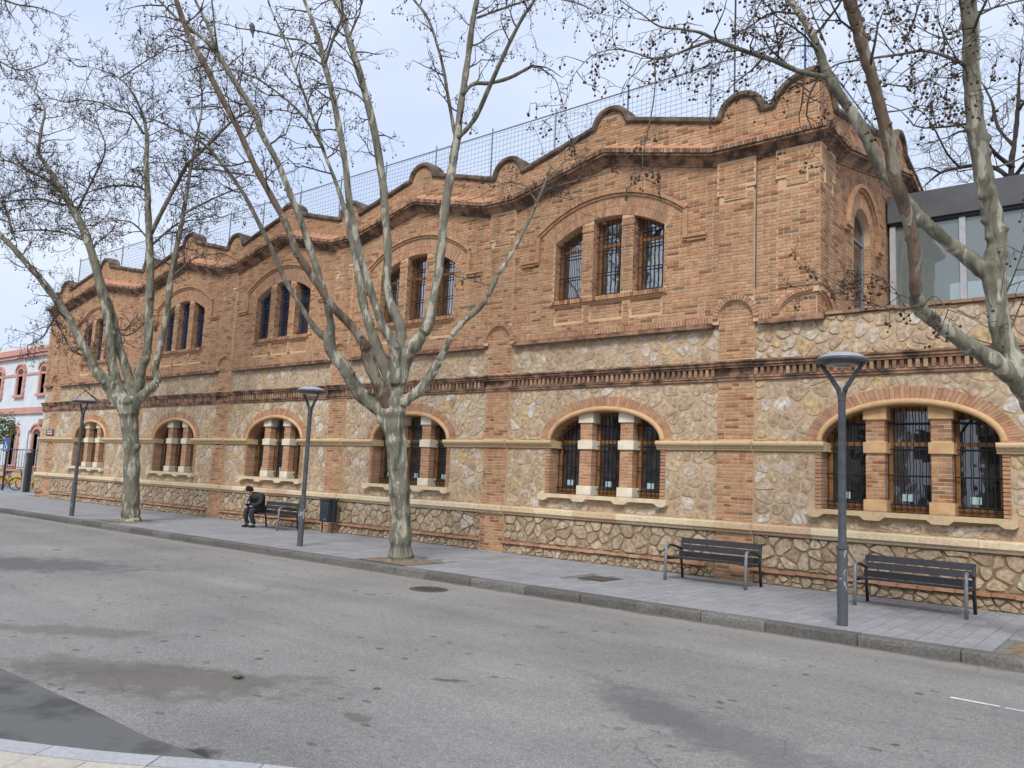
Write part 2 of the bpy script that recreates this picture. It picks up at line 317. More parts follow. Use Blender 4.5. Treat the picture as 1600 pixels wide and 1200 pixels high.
for (sc_, th_, am_) in ((1.15, 0.085, 0.6), (4.2, 0.12, 0.75), (7.5, 0.12, 0.55)):
    v3 = N(nt, 'ShaderNodeTexVoronoi', Scale=sc_); pm3 = mixc(nt, 0.10 if sc_ < 2 else 0.03, world_pos(nt, (0.62, 1.0, 1.0)), wz.outputs['Color']); nt.links.new(pm3, v3.inputs[0])
    s3 = ramp(nt, [(th_, (am_,)*3), (th_+0.02, (0, 0, 0))]); nt.links.new(v3.outputs['Distance'], s3.inputs[0])
    k3 = N(nt, 'ShaderNodeSeparateColor'); nt.links.new(v3.outputs['Color'], k3.inputs[0]); t3 = ramp(nt, [(0.50, (0, 0, 0)), (0.55, (1, 1, 1))]); nt.links.new(k3.outputs[0], t3.inputs[0])
    col = mixc(nt, mixc(nt, 1.0, mixc(nt, 1.0, s3.outputs[0], t3.outputs[0], 'MULTIPLY'), lowm.outputs[0], 'MULTIPLY'), col, (0.085, 0.078, 0.07))
def stain(nt, col, cx, cy, rx, ry, rot, c, amt, edge=0.16):
    mpn = nt.nodes.new('ShaderNodeMapping'); mpn.vector_type = 'TEXTURE'
    mpn.inputs['Location'].default_value = (cx, cy, RZ); mpn.inputs['Rotation'].default_value = (0, 0, rot); mpn.inputs['Scale'].default_value = (rx, ry, 1)
    g = nt.nodes.new('ShaderNodeNewGeometry'); nt.links.new(g.outputs['Position'], mpn.inputs[0])
    ln = nt.nodes.new('ShaderNodeVectorMath'); ln.operation = 'LENGTH'; nt.links.new(mpn.outputs[0], ln.inputs[0])
    nn = N(nt, 'ShaderNodeTexNoise', Scale=3.6, Detail=8.0, Roughness=0.72); nt.links.new(g.outputs['Position'], nn.inputs[0])
    ad = nt.nodes.new('ShaderNodeMath'); ad.operation = 'MULTIPLY_ADD'; nt.links.new(nn.outputs[0], ad.inputs[0]); ad.inputs[1].default_value = 3.0; nt.links.new(ln.outputs['Value'], ad.inputs[2])
    rr = ramp(nt, [(0.0, (amt,)*3), (1.0, (0, 0, 0))]); rr.color_ramp.elements[0].position = 0.62-edge*0.5; rr.color_ramp.elements[1].position = 0.62+edge*0.5
    dv = nt.nodes.new('ShaderNodeMath'); dv.operation = 'MULTIPLY'; dv.inputs[1].default_value = 0.25; nt.links.new(ad.outputs[0], dv.inputs[0])
    nt.links.new(dv.outputs[0], rr.inputs[0])
    return mixc(nt, rr.outputs[0], col, c)
for (u, v, rx, ry, rot, c, amt) in [(250, 1062, 1.3, 0.45, 0.65, (0.12, 0.105, 0.088), 0.75), (150, 1040, 0.9, 0.35, 0.65, (0.12, 0.105, 0.09), 0.6),
        (305, 1178, 0.16, 0.10, 0.5, (0.03, 0.03, 0.03), 0.95), (1150, 1160, 1.4, 0.36, -0.45, (0.11, 0.108, 0.105), 0.55), (1010, 1110, 0.9, 0.26, -0.5, (0.11, 0.108, 0.105), 0.5),
        (10, 880, 2.2, 0.9, 0.7, (0.085, 0.085, 0.09), 0.75), (100, 985, 0.9, 0.25, 0.65, (0.12, 0.11, 0.095), 0.6), (700, 1063, 0.16, 0.05, 0.6, (0.07, 0.065, 0.06), 0.8)]:
    q = at_z(u, v, RZ); col = stain(nt, col, q[0], q[1], rx, ry, rot, c, amt)
col = stain(nt, col, -8.0, kerb_y(-8)-0.10, 26.0, 0.30, 0.0135, (0.30, 0.27, 0.225), 0.55)
col = stain(nt, col, -8.0, kerb_y(-8)-0.02, 26.0, 0.10, 0.0135, (0.09, 0.08, 0.068), 0.7)
vc = N(nt, 'ShaderNodeTexVoronoi', Scale=1.3); vc.feature = 'DISTANCE_TO_EDGE'; nt.links.new(pm, vc.inputs[0])
ck = ramp(nt, [(0.0, (0.8,)*3), (0.010, (0, 0, 0))]); nt.links.new(vc.outputs['Distance'], ck.inputs[0])
nck = N(nt, 'ShaderNodeTexNoise', Scale=0.28, Detail=1.0); nt.links.new(p, nck.inputs[0])
ckm = ramp(nt, [(0.52, (0, 0, 0)), (0.60, (0.7,)*3)]); nt.links.new(nck.outputs[0], ckm.inputs[0])
col = mixc(nt, mixc(nt, 1.0, ck.outputs[0], ckm.outputs[0], 'MULTIPLY'), col, (0.07, 0.068, 0.065))
nt.links.new(col, bs.inputs['Base Color']); bs.inputs['Roughness'].default_value = 0.9
bump(nt, bs, n2.outputs[0], 0.5, 0.006)
m2 = MB(); m2.add([(-400, -400, RZ), (400, -400, RZ), (400, 400, RZ), (-400, 400, RZ)], [(0, 1, 2, 3)])
tag(m2.build('road', 'asphalt'), kind='structure')
# darker resurfaced patch and its neighbour kerb, bottom left
MT['asphalt_new'] = noise_mat('fresh_asphalt', (0.068, 0.067, 0.066), (0.125, 0.123, 0.12), 1.6, 0.9, 0.5, 120, lo=0.38, hi=0.50)
kp = [at_z(u, v, RZ) for u, v in [(-420, 1090), (-200, 1128), (0, 1158), (165, 1178), (330, 1191), (430, 1200), (560, 1216), (800, 1250), (1100, 1300)]]
pp = [at_z(u, v, RZ) for u, v in [(330, 1189), (300, 1176), (225, 1150), (150, 1112), (90, 1085), (40, 1062), (0, 1044), (-150, 985), (-420, 900)]]
poly = [(q[0], q[1], RZ+0.004) for q in kp[:5]+pp]
mb = MB(); mb.add(poly, [tuple(range(len(poly)))]); tag(mb.build('asphalt_patch', 'asphalt_new'), kind='structure')
# near kerb (light granite) and beige paving behind it
def smooth_path(pts, n=6):
    out_ = []; P = [np.array(q, float) for q in pts]; P = [2*P[0]-P[1]]+P+[2*P[-1]-P[-2]]
    for i in range(1, len(P)-2):
        for k in range(n):
            t = k/n; out_.append(0.5*((2*P[i])+(-P[i-1]+P[i+1])*t+(2*P[i-1]-5*P[i]+4*P[i+1]-P[i+2])*t*t+(-P[i-1]+3*P[i]-3*P[i+1]+P[i+2])*t**3))
    out_.append(P[-2]); return out_
kpath = [np.array(q[:2]) for q in smooth_path([q[:2] for q in kp], 6)]
near = thing('pavement', None, None); del_kind = tag(near, kind='structure'); near.location = (kpath[12][0], kpath[12][1], RZ)
def offset(path, w):
    o = []
    for i, q in enumerate(path):
        t = path[min(i+1, len(path)-1)]-path[max(i-1, 0)]; t = t/np.linalg.norm(t); o.append(q+np.array([t[1], -t[0]])*w)
    return o
koff = offset(kpath, 0.17)
seg = [0]; acc = 0
for i in range(1, len(kpath)):
    acc += np.linalg.norm(kpath[i]-kpath[i-1])
    if acc > 0.62 or i == len(kpath)-1:
        a, b = seg[-1], i; mbk = MB(); ids = list(range(a, b+1)); g = 0.004
        vs_ = []
        for z in (RZ-0.05, RZ+0.016+0.0015*rng.random()):
            for idx in ids: vs_.append((*kpath[idx], z))
            for idx in ids[::-1]: vs_.append((*koff[idx], z))
        # pull the ends in for a joint
        n_ = len(ids)*2
        cxy = np.mean([v[:2] for v in vs_], 0)
        vs_ = [(v[0]+(cxy[0]-v[0])*0.012, v[1]+(cxy[1]-v[1])*0.012, v[2]) for v in vs_]
        fs = [tuple(range(n_, 2*n_))]+[(k, (k+1) % n_, (k+1) % n_+n_, k+n_) for k in range(n_)]
        mbk.add(vs_, fs, rng.random()); mbk.build('kerb_stone', 'kerb_light', near); seg.append(i); acc = 0
koff2 = offset(kpath, 4.0)
mb = MB(); k = len(kpath)
mb.add([(*koff[i], RZ+0.006) for i in range(k)]+[(*koff2[i], RZ+0.006) for i in range(k)], [(i, i+1, k+i+1, k+i) for i in range(k-1)])
mb.build('paving_bed', 'slabjoint', near)
for w in range(8):
    w0, w1 = 0.18+w*0.25, 0.18+w*0.25+0.243; o0, o1 = offset(kpath, w0), offset(kpath, w1)
    i = w % 2
    while i < k-3:
        j = min(i+3, k-1)
        q = [o0[i], o0[j], o1[j], o1[i]]; c = np.mean(q, 0); q = [c+(x-c)*0.985 for x in q]
        mb = MB(); mb.add([(x[0], x[1], RZ) for x in q]+[(x[0], x[1], RZ+0.014+0.002*rng.random()) for x in q], [(4, 5, 6, 7), (0, 1, 5, 4), (1, 2, 6, 5), (2, 3, 7, 6), (3, 0, 4, 7)], rng.random())
        mb.build('paving_slab', 'slab_beige', near); i = j
# far pavement in front of the building
pav = tag(thing('pavement', None, None, (-8, -2, 0)), kind='structure')
mb = MB()
XL, XR = -58.0, 14.0
pv = [(XL, kerb_y(XL)+0.1, 0), (XR, kerb_y(XR)+0.1, 0), (XR, 0.2, 0), (XL, 16, 0)]
mb.add([(XL, kerb_y(XL)+0.02, -0.022), (XR, kerb_y(XR)+0.02, -0.022), (XR, 0.3, -0.022), (-33.3, 0.3, -0.022), (-33.3, 16, -0.022), (XL, 16, -0.022)], [tuple(range(6))])
mb.build('paving_bed', 'slabjoint', pav)
PITS = [(-5.75, -3.42), (-17.2, -3.35), (5.15, -3.45)]
COVER = (-1.93, -2.2)
pieces = []
def in_hole(x0, x1, y0, y1):
    for (px, py) in PITS:
        if x1 > px-0.62 and x0 < px+0.62 and y1 > py-0.55 and y0 < py+0.55: return True
    return x1 > COVER[0]-0.3 and x0 < COVER[0]+0.3 and y1 > COVER[1]-0.3 and y0 < COVER[1]+0.3
row = 0; x = -34.0
while x < 8.0:
    y = kerb_y(x)+0.24-(0.2 if row % 2 else 0.0)
    while y < -0.02:
        y0, y1 = max(y, kerb_y(x)+0.235), min(y+0.4, -0.02)
        if y1-y0 > 0.05:
            if in_hole(x, x+0.2, y0, y1):
                # fill round the pits with half slabs where they fit
                pass
            else: pieces.append((x+0.003, x+0.197, y0+0.003, y1-0.003))
        y += 0.4
    x += 0.2; row += 1
pieces.sort(key=lambda q: (q[0]-CAM[0])**2+(q[2]-CAM[1])**2)
rest = MB()
for i, (x0, x1, y0, y1) in enumerate(pieces):
    z = -0.001-0.003*rng.random(); rr = rng.random()
    vs_ = [(x0, y0, -0.03), (x1, y0, -0.03), (x1, y1, -0.03), (x0, y1, -0.03), (x0, y0, z), (x1, y0, z+0.001), (x1, y1, z), (x0, y1, z)]
    fs = [(4, 5, 6, 7), (0, 1, 5, 4), (1, 2, 6, 5), (2, 3, 7, 6), (3, 0, 4, 7)]
    if i < 300:
        t = MB(); t.add(vs_, fs, rr); t.build('paving_slab', 'slab', pav, origin=((x0+x1)/2, (y0+y1)/2, 0))
    else: rest.add(vs_, fs, rr)
# the plaza left of the building: larger slabs
x = XL
while x < -34.0:
    y = kerb_y(x)+0.24
    while y < 15.6:
        rest.add([(x+.004, y+.004, -0.03), (x+.596, y+.004, -0.03), (x+.596, y+.396, -0.03), (x+.004, y+.396, -0.03), (x+.004, y+.004, -0.003), (x+.596, y+.004, -0.003), (x+.596, y+.396, -0.003), (x+.004, y+.396, -0.003)],
                 [(4, 5, 6, 7), (0, 1, 5, 4), (1, 2, 6, 5), (2, 3, 7, 6), (3, 0, 4, 7)], rng.random()); y += 0.4
    x += 0.6
tag(rest.build('paving_slabs', 'slab', pav), kind='stuff')
for (px, py) in PITS:
    mb = MB(); nseg = 9
    gx = np.linspace(px-0.66, px+0.66, nseg); gy = np.linspace(max(py-0.56, kerb_y(px)+0.22), py+0.56, nseg)
    vs_ = [(a, b, -0.012+0.03*math.exp(-((a-px)**2+(b-py)**2)/0.12)+0.006*rng.random()) for b in gy for a in gx]
    mb.add(vs_, [(j*nseg+i, j*nseg+i+1, (j+1)*nseg+i+1, (j+1)*nseg+i) for j in range(nseg-1) for i in range(nseg-1)])
    mb.build('soil_pit', 'soil', pav, smooth=True)
x = XL; 
while x < 13.5:
    L = rng.uniform(0.75, 1.2); mb = MB(); h = RZ-0.05
    a, b = x+0.006, x+L-0.006; w = 0.22; ch = 0.018
    prof = [(0.0, h), (0.0+rng.uniform(-.006, .006), RZ+0.07), (0.004, -0.004-ch), (ch, -0.004), (w, 0.0), (w, h)]
    vs_ = []; ns = 5
    for i in range(ns):
        t = a+(b-a)*i/(ns-1)
        for (dy, z) in prof: vs_.append((t, kerb_y(t)+dy+rng.uniform(-.004, .004), z+rng.uniform(-.002, .002)))
    k = len(prof); fs = [(i*k+j, (i+1)*k+j, (i+1)*k+j+1, i*k+j+1) for i in range(ns-1) for j in range(k-1)]+[tuple(range(k)), tuple((ns-1)*k+j for j in range(k-1, -1, -1))]
    mb.add(vs_, fs, rng.random()); mb.build('kerb_stone', 'kerb', pav, origin=((a+b)/2, kerb_y(x), 0)); x += L
# covers, worn line
q = at_z(670, 921, RZ)
cv = thing('manhole_cover', 'round cast iron manhole cover set in the asphalt near the kerb', 'manhole', (q[0], q[1], RZ))
mb = MB(); mb.lathe([(0.31, -0.02), (0.31, 0.006), (0.29, 0.008), (0.0, 0.008)], 32, (q[0], q[1], RZ)); mb.build('ring', 'castiron', cv)
mb = MB()
for i in range(-4, 5):
    for j in range(-4, 5):
        if i*i+j*j < 13: mb.box(q[0]+i*0.07-0.024, q[0]+i*0.07+0.024, q[1]+j*0.07-0.024, q[1]+j*0.07+0.024, RZ+0.006, RZ+0.014)
mb.build('tread', 'castiron', cv)
cv = thing('access_cover', 'square dark iron access cover set flush in the pavement slabs', 'manhole', (COVER[0], COVER[1], 0))
mb = MB(); mb.box(COVER[0]-0.3, COVER[0]+0.3, COVER[1]-0.3, COVER[1]+0.3, -0.03, -0.006); mb.build('frame', 'castiron', cv)
mb = MB(); mb.box(COVER[0]-0.26, COVER[0]+0.26, COVER[1]-0.26, COVER[1]+0.26, -0.02, -0.002); mb.build('lid', 'castiron', cv)
a, b = at_z(1485, 1090, RZ), at_z(1700, 1131, RZ); t = (b-a)/np.linalg.norm(b-a); nn = np.array([-t[1], t[0], 0])*0.035
mb = MB(); Lw = np.linalg.norm(b-a); s0 = 0
while s0 < Lw:
    s1 = min(s0+rng.uniform(0.25, 0.5), Lw)
    mb.add([tuple(a+t*s0-nn), tuple(a+t*s1-nn*rng.uniform(.7, 1)), tuple(a+t*s1+nn), tuple(a+t*s0+nn*rng.uniform(.6, 1))], [(0, 1, 2, 3)]); s0 = s1+rng.uniform(0.0, 0.05)
mb.v = [(x_, y_, RZ+0.004) for x_, y_, z_ in mb.v]
tag(mb.build('lane_line', 'paint_white'), kind='structure')
for i, (u, v) in enumerate([(1160, 978)]):
    q = at_z(u, v, RZ if i != 2 else 0.0); mb = MB(); n_ = 7
    mb.add([(q[0]+0.045*math.cos(6.28*k/n_)*(1 if k % 2 else .6), q[1]+0.035*math.sin(6.28*k/n_), q[2]+0.006+0.012*(k % 2)) for k in range(n_)], [tuple(range(n_))])
    tag(mb.build('fallen_leaf', noise_mat('leaf%d' % i, (0.30, 0.13, 0.05), (0.42, 0.2, 0.08), 20)), ['orange brown leaf lying against the kerb below the street lamp', 'curled brown leaf lying on the open asphalt', 'dry leaf lying on the pavement slabs', 'dry leaf beside the brown stain on the asphalt'][i], 'leaf')

# ================================================================== MAIN BUILDING
bld = thing('brick_building', 'long two storey brick and rubble stone building with a wavy parapet', 'building', (0, 0, 0))
PIL = [-0.37-6*k for k in range(5)]+[-31.87]
BAYS = [-3.37, -9.37, -15.37, -21.37, -28.12]       # full height bays
WING = 2.63
XE = -33.1                                           # left end
DU, DP = 0.10, 0.05
# ---- roof line functions
def tri(x, lo, hi):
    """lo at pilasters, hi at bay centres, flat across each pilaster"""
    x = np.asarray(x, float); out_ = np.full(x.shape, lo)
    for i, c in enumerate(BAYS):
        r_, l_ = PIL[i], PIL[i+1]
        hw = np.where(x > c, r_-0.45-c, c-(l_+0.45)); t = 1-np.abs(x-c)/hw
        out_ = np.where((x < r_) & (x > l_), lo+(hi-lo)*np.clip(t, 0, 1), out_)
    return out_
def zc(x): return tri(x, 8.2, 8.80)
def zline(x): return tri(x, 9.12, 9.80)
def zp(x):
    x = np.asarray(x, float); z = zline(x)
    for c in PIL: z = np.maximum(z, np.where(np.abs(x-c-0.06) < 0.42, 9.12+np.sqrt(np.clip(0.42**2-(x-c-0.06)**2, 0, None)), 0))
    for c in BAYS: z = np.maximum(z, np.where(np.abs(x-c) < 0.42, 9.64+np.sqrt(np.clip(0.42**2-(x-c)**2, 0, None)), 0))
    z = np.maximum(z, np.where(x > SX-0.76, 9.02+0.62*np.sqrt(np.clip(1-((np.minimum(x, SX)-SX)/0.76)**2, 0, None)), 0))
    return z
SPK, SEND = 5.9, 11.8
def zc_s(y): y = np.asarray(y, float); return 8.2+np.clip((SPK-0.9-np.abs(y-SPK))/(SPK-0.9), 0, 1)*1.15
def zp_s(y):
    y = np.asarray(y, float); z = zc_s(y)+0.98
    z = np.maximum(z, np.where(np.abs(y-SPK) < 0.42, 10.22+np.sqrt(np.clip(0.42**2-(y-SPK)**2, 0, None)), 0))
    for c in (0.0, SEND): z = np.maximum(z, np.where(np.abs(y-c) < 0.76, 9.02+0.62*np.sqrt(np.clip(1-((y-c)/0.76)**2, 0, None)), 0))
    return z
# ---- openings
AW, AZ, AR = 1.40, 2.60, 0.65                        # lower arch: half width, spring, rise
def ell(c, hw, z0, rise, n=28): return [(c+hw*math.cos(math.pi*i/n), z0+rise*math.sin(math.pi*i/n)) for i in range(n+1)]
def low_open(c): return [(c-AW, 1.42), (c+AW, 1.42)]+ell(c, AW, AZ, AR)
UR = 2.54; UZC = 7.58-UR                              # upper arch circle
def ztop(dx): return UZC+math.sqrt(UR*UR-dx*dx)
LIGHTS = [(-1.41, -0.66), (-0.37, 0.37), (0.66, 1.41)]
def up_light(c, a, b):
    n = 6; return [(c+a, 5.79), (c+b, 5.79)]+[(c+b+(a-b)*i/n, ztop(b+(a-b)*i/n)) for i in range(n+1)]
PANELS = [(-1.38, -0.62), (-0.42, 0.42), (0.62, 1.38)]
# ---- wall plates (mortar surface)
LOW = [(XE, -0.3), (9.4, -0.3), (9.4, 4.90), (SX+0.3, 4.90), (XE, 4.90)]
plate('wall', LOW, [low_open(c) for c in BAYS+[WING]], -0.5, 0.0, TF, 'mortar_stone', bld)
up = []
up.append((XE, 4.9)) 
for c in PIL[::-1]:
    if c-0.35 > XE: up += [(c-0.35, 4.9)]+[(c-0.35*math.cos(math.pi*i/12), 5.0+0.35*math.sin(math.pi*i/12)) for i in range(13)]+[(c+0.35, 4.9)]
up += [(SX-0.62, 4.9)]+[(SX-0.62*math.cos(math.pi/2*i/8), 5.0+0.36*math.sin(math.pi/2*i/8)) for i in range(9)]
up += [(SX+DU-0.001, 5.36)]
xs = np.arange(SX+DU-0.001, XE, -0.15)
up += [(float(x_), float(zc(x_))+0.3) for x_ in xs]+[(XE, float(zc(XE))+0.3)]
holes = [up_light(c, a, b) for c in BAYS for a, b in LIGHTS]+[[(c+a, 5.25), (c+b, 5.25), (c+b, 5.62), (c+a, 5.62)] for c in BAYS for a, b in PANELS]
plate('wall', up, holes, -0.45, DU, TF, 'mortar', bld)
mb = MB()
for c in BAYS: mb = MB(); mb.pbox(c-1.5, c+1.5, -0.3, DU-0.045, 5.15, 5.70, TF); mb.build('panel_backing', 'mortar', bld)
# side wall
SWC, SWR = 2.66, 0.62
sw = [(SWC-SWR, 5.2), (SWC+SWR, 5.2)]+[(SWC+SWR*math.cos(math.pi*i/14), 7.1+SWR*math.sin(math.pi*i/14)) for i in range(15)]
sp_ = [(-0.09, 5.36)]+[(0.62*math.sin(math.pi/2*i/8)-0.02, 5.0+0.36*math.cos(math.pi/2*i/8)) for i in range(9)]+[(0.60, 4.5), (SEND, 4.5)]+[(float(y), float(zc_s(y))+0.3) for y in np.arange(SEND, -0.09, -0.15)]+[(-0.09, 8.5)]
plate('wall', sp_, [sw], -0.4, DU, TS, 'mortar', bld)
mb = MB(); mb.box(XE, SX-0.35, 11.4, 11.8, 0, 9.0); mb.box(XE, XE+0.4, 0.46, 11.4, 0, 9.0); mb.build('rear_wall', 'mortar', bld)
mb = MB(); mb.box(SX+0.12, 9.4, 10.6, 11.0, 0, 4.28); mb.box(9.1, 9.38, 0.52, 10.58, 0, 4.28); mb.build('rear_wall', 'mortar', bld)
mb = MB(); mb.box(XE+0.42, SX-0.36, 0.5, 11.35, 8.45, 8.6); mb.build('roof_deck', 'mortar_stone', bld)
mb = MB(); mb.box(SX+0.11, 9.3, 0.05, 11, 4.3, 4.55); mb.build('terrace_deck', 'slab', bld)
# pilaster backing plates
mb = MB()
for c in PIL:
    t_ = MB(); t_.pbox(c-0.365, c+0.365, -0.2, DP, -0.1, 5.42, TF); t_.build('pilaster_core', 'mortar', bld)
t_ = MB(); t_.pbox(5.28, 6.0, -0.2, DP, -0.1, 4.9, TF); t_.build('pilaster_core', 'mortar', bld)
mb.pbox(SX-0.64, SX+DP, -0.2, DP, 4.88, 5.40, TF); mb.box(SX-0.2, SX+DP-0.002, 0.03, 0.62, 4.6, 5.38)
mb.build('pilaster_core', 'mortar', bld)
# parapet walls
def parapet(T, xs, f0, f1, name, e0=None):
    m_ = MB(); n_ = len(xs); vs_ = []
    for x_ in xs:
        a, b = float(f0(x_))+0.2, float(f1(x_)); vs_ += [T(x_, DU, a), T(x_, DU, b), T(x_, -0.2, b), T(x_, -0.2, a)]
    fs = [(4*i+j, 4*(i+1)+j, 4*(i+1)+(j+1) % 4, 4*i+(j+1) % 4) for i in range(n_-1) for j in range(4)]+[(3, 2, 1, 0), tuple(4*(n_-1)+j for j in range(4))]
    m_.add(vs_, fs); return m_.build(name, 'mortar', bld)
parapet(TF, np.append(np.arange(XE, SX+DU-0.04, 0.04), SX+DU-0.002), zc, zp, 'parapet')
parapet(TS, np.append(np.arange(-DU+0.003, SEND, 0.04), SEND), zc_s, zp_s, 'parapet')
# ---- sweeps along a wall (cornice, coping)
def sweep(m_, T, path, prof, mitre0=False, mitre1=False, r=0.5, mi=0):
    """path: (a,z); prof: (d,dz) vertical offsets; mitre: end runs out by d"""
    k = len(prof); vs_ = []
    for i, (a, z) in enumerate(path):
        for (d, dz) in prof:
            aa = a-(d if (mitre0 and i == 0) else 0)+(d if (mitre1 and i == len(path)-1) else 0); vs_.append(T(aa, d, z+dz))
    fs = [(i*k+j, (i+1)*k+j, (i+1)*k+j+1, i*k+j+1) for i in range(len(path)-1) for j in range(k-1)]
    if not mitre0: fs.append(tuple(range(k)))
    if not mitre1: fs.append(tuple((len(path)-1)*k+j for j in range(k-1, -1, -1)))
    m_.add(vs_, fs, r, mi)
fxs = sorted(set([XE]+[round(c+s_, 3) for c in PIL for s_ in (-0.55, -0.45, -0.35, 0.35, 0.45, 0.55)]+[round(c+s_, 3) for c in BAYS for s_ in (-0.15, 0, 0.15)]+[SX]))
fpath = [(x_, float(zc(x_))) for x_ in fxs if XE <= x_ <= SX]
spath = [(y, float(zc_s(y))) for y in [0.0, 0.8, 1.0, SPK-0.1, SPK, SPK+0.1, SEND-0.9, SEND]]
PROF1 = [(0.08, -0.06), (0.14, -0.06), (0.14, -0.02), (0.16, -0.01), (0.20, 0.03), (0.27, 0.075), (0.27, 0.105), (0.30, 0.115), (0.36, 0.12), (0.36, 0.14), (0.34, 0.175), (0.1, 0.2)]
mb = MB(); sweep(mb, TF, fpath, PROF1, False, True); sweep(mb, TS, spath, PROF1, True, False); mb.build('cornice', 'cornice', bld)
PROF2 = [(0.34, 0.262), (0.10, 0.43), (0.08, 0.40), (0.08, 0.25)]
mb = MB(); sweep(mb, TF, fpath, PROF2, False, True); sweep(mb, TS, spath, PROF2, True, False); mb.build('weathering', 'weather', bld)
lip = MB()
def lip_bricks(T, x0, x1, f):
    x_ = x0
    while x_ < x1-0.04:
        z0 = float(f(x_+0.03))+0.172; z1 = float(f(x_+0.09))+0.172; q = rng.uniform(-0.01, 0.012)
        pl = [(x_+.006, z0), (x_+.066, z1-(z1-z0)*.1), (x_+.064, z1+0.095), (x_+.008, z0+0.095)]
        lip.prism(pl, 0.12, 0.395+q, T, rng.random()); x_ += 0.074
lip_bricks(TF, XE, SX+0.36, zc); lip_bricks(TS, -0.36, SEND, zc_s)
tag(lip.build('cornice_bricks', 'brick_dark', bld), kind='stuff')
def coping(T, xs, f, m_):
    pts = [(float(x_), float(f(x_))) for x_ in xs]; vs_ = []
    for i, (x_, z) in enumerate(pts):
        a = pts[max(i-1, 0)]; b = pts[min(i+1, len(pts)-1)]; t = np.array([b[0]-a[0], b[1]-a[1]]); t /= np.linalg.norm(t)+1e-9; nx, nz_ = -t[1], t[0]
        for (d, h) in [(0.135, -0.05), (0.185, -0.01), (0.19, 0.06), (0.12, 0.10), (-0.25, 0.10), (-0.27, -0.02)]: vs_.append(T(x_+nx*h, d, z+nz_*h))
    k = 6; n_ = len(pts); fs = [(i*k+j, (i+1)*k+j, (i+1)*k+(j+1) % k, i*k+(j+1) % k) for i in range(n_-1) for j in range(k)]+[tuple(range(k)), tuple((n_-1)*k+j for j in range(k-1, -1, -1))]
    m_.add(vs_, fs)
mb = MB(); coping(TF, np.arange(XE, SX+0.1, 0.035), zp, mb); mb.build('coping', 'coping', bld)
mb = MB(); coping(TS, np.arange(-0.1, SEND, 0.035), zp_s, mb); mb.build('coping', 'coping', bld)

# ---- bricks
BR = []          # (dist2, verts, faces, rnd)
F5 = [(0, 1, 2, 3), (0, 4, 5, 1), (1, 5, 6, 2), (2, 6, 7, 3), (3, 7, 4, 0)]
CH, BL, BH = 0.068, 0.292, 0.049
def put_brick(a0, a1, z0, z1, d, T, big=True):
    e = 0.006+0.005*rng.random(); rr = rng.random()
    rr = rr*0.7+0.25 if rng.random() < 0.88 else (rng.random()*0.2 if rng.random() < .7 else 1.0)
    vs_ = [T(a0, d+e, z0), T(a1, d+e, z0), T(a1, d+e, z1), T(a0, d+e, z1), T(a0, d-.004, z0), T(a1, d-.004, z0), T(a1, d-.004, z1), T(a0, d-.004, z1)]
    p_ = np.array(vs_[0]); area = (a1-a0)*(z1-z0)
    BR.append((float(np.sum((p_-CAM)**2))/max(area, 1e-4), vs_, rr))
def brick_field(T, a0, a1, z0, z1, d, ok, step=0.01):
    xs_ = np.arange(a0, a1+step*.5, step); rown = int(math.floor(z0/CH))
    while rown*CH < z1:
        zl = max(rown*CH, z0); zh = min(rown*CH+BH, z1)
        if zh-zl > 0.02:
            mk = ok(xs_, (zl+zh)/2) & ok(xs_, zl) & ok(xs_, zh)
            e = np.flatnonzero(np.diff(np.concatenate([[0], mk.astype(int), [0]])))
            for s_, t_ in zip(e[::2], e[1::2]):
                i0, i1 = xs_[s_], xs_[t_-1]
                if i1-i0 < 0.03: continue
                pos = math.floor(i0/BL)*BL-(BL/2 if rown % 2 else 0)+rng.uniform(-.006, .006)
                while pos < i1:
                    b0, b1 = max(pos+0.008, i0), min(pos+BL-0.008, i1)
                    if b1-b0 > 0.03:
                        if rng.random() < 0.18 and b1-b0 > 0.25: mid = (b0+b1)/2; put_brick(b0, mid-.006, zl, zh, d, T); put_brick(mid+.006, b1, zl, zh, d, T)
                        else: put_brick(b0, b1, zl, zh, d, T)
                    pos += BL
        rown += 1
def up_ok(x, z):
    ok = np.full(x.shape, True)
    ok &= z < zc(x)-0.03
    for c in BAYS:
        dx = np.abs(x-c)
        if 5.72 < z < 7.45:
            for a, b in LIGHTS: ok &= ~((x > c+a-0.005) & (x < c+b+0.005) & (z < np.where(np.abs(x-c) < 2, UZC+np.sqrt(np.clip(UR*UR-(x-c)**2, 0, None)), 0)))
        if z > 7.10:
            rr_ = np.sqrt(dx**2+(z-UZC)**2); lim = 1.43+(z-7.13)*0.68
            ok &= ~((rr_ > UR-0.02) & (rr_ < UR+0.39) & (dx < lim))
            ok &= ~((rr_ <= UR) & (dx < 1.43) & ((dx < .37) | (dx > .66)) )
        if 5.23 < z < 5.64:
            for a, b in PANELS: ok &= ~((x > c+a-0.01) & (x < c+b+0.01))
        if 5.64 < z < 5.79: ok &= ~(dx < 1.46)
    for c in PIL:
        if z < 5.50: ok &= ~((np.abs(x-c) < 0.47) & ((x-c)**2+(max(z-5.0, 0))**2 < 0.47**2))
        ok &= ~((np.abs(x-c) < 0.37) & (z > 5.4))
    if z < 5.5: ok &= ~(x > SX-0.75) | (((x-SX)/0.75)**2+(max(z-5.0, 0)/0.48)**2 > 1)
    ok &= ~((x > SX-0.66) & (z > 5.5))
    return ok
brick_field(TF, XE+0.01, SX+DU-0.01, 5.05, 8.85, DU, up_ok)
for c in BAYS:
    for a, b in PANELS: brick_field(TF, c+a+.02, c+b-.02, 5.27, 5.60, DU-0.045, lambda x, z: np.full(x.shape, True))
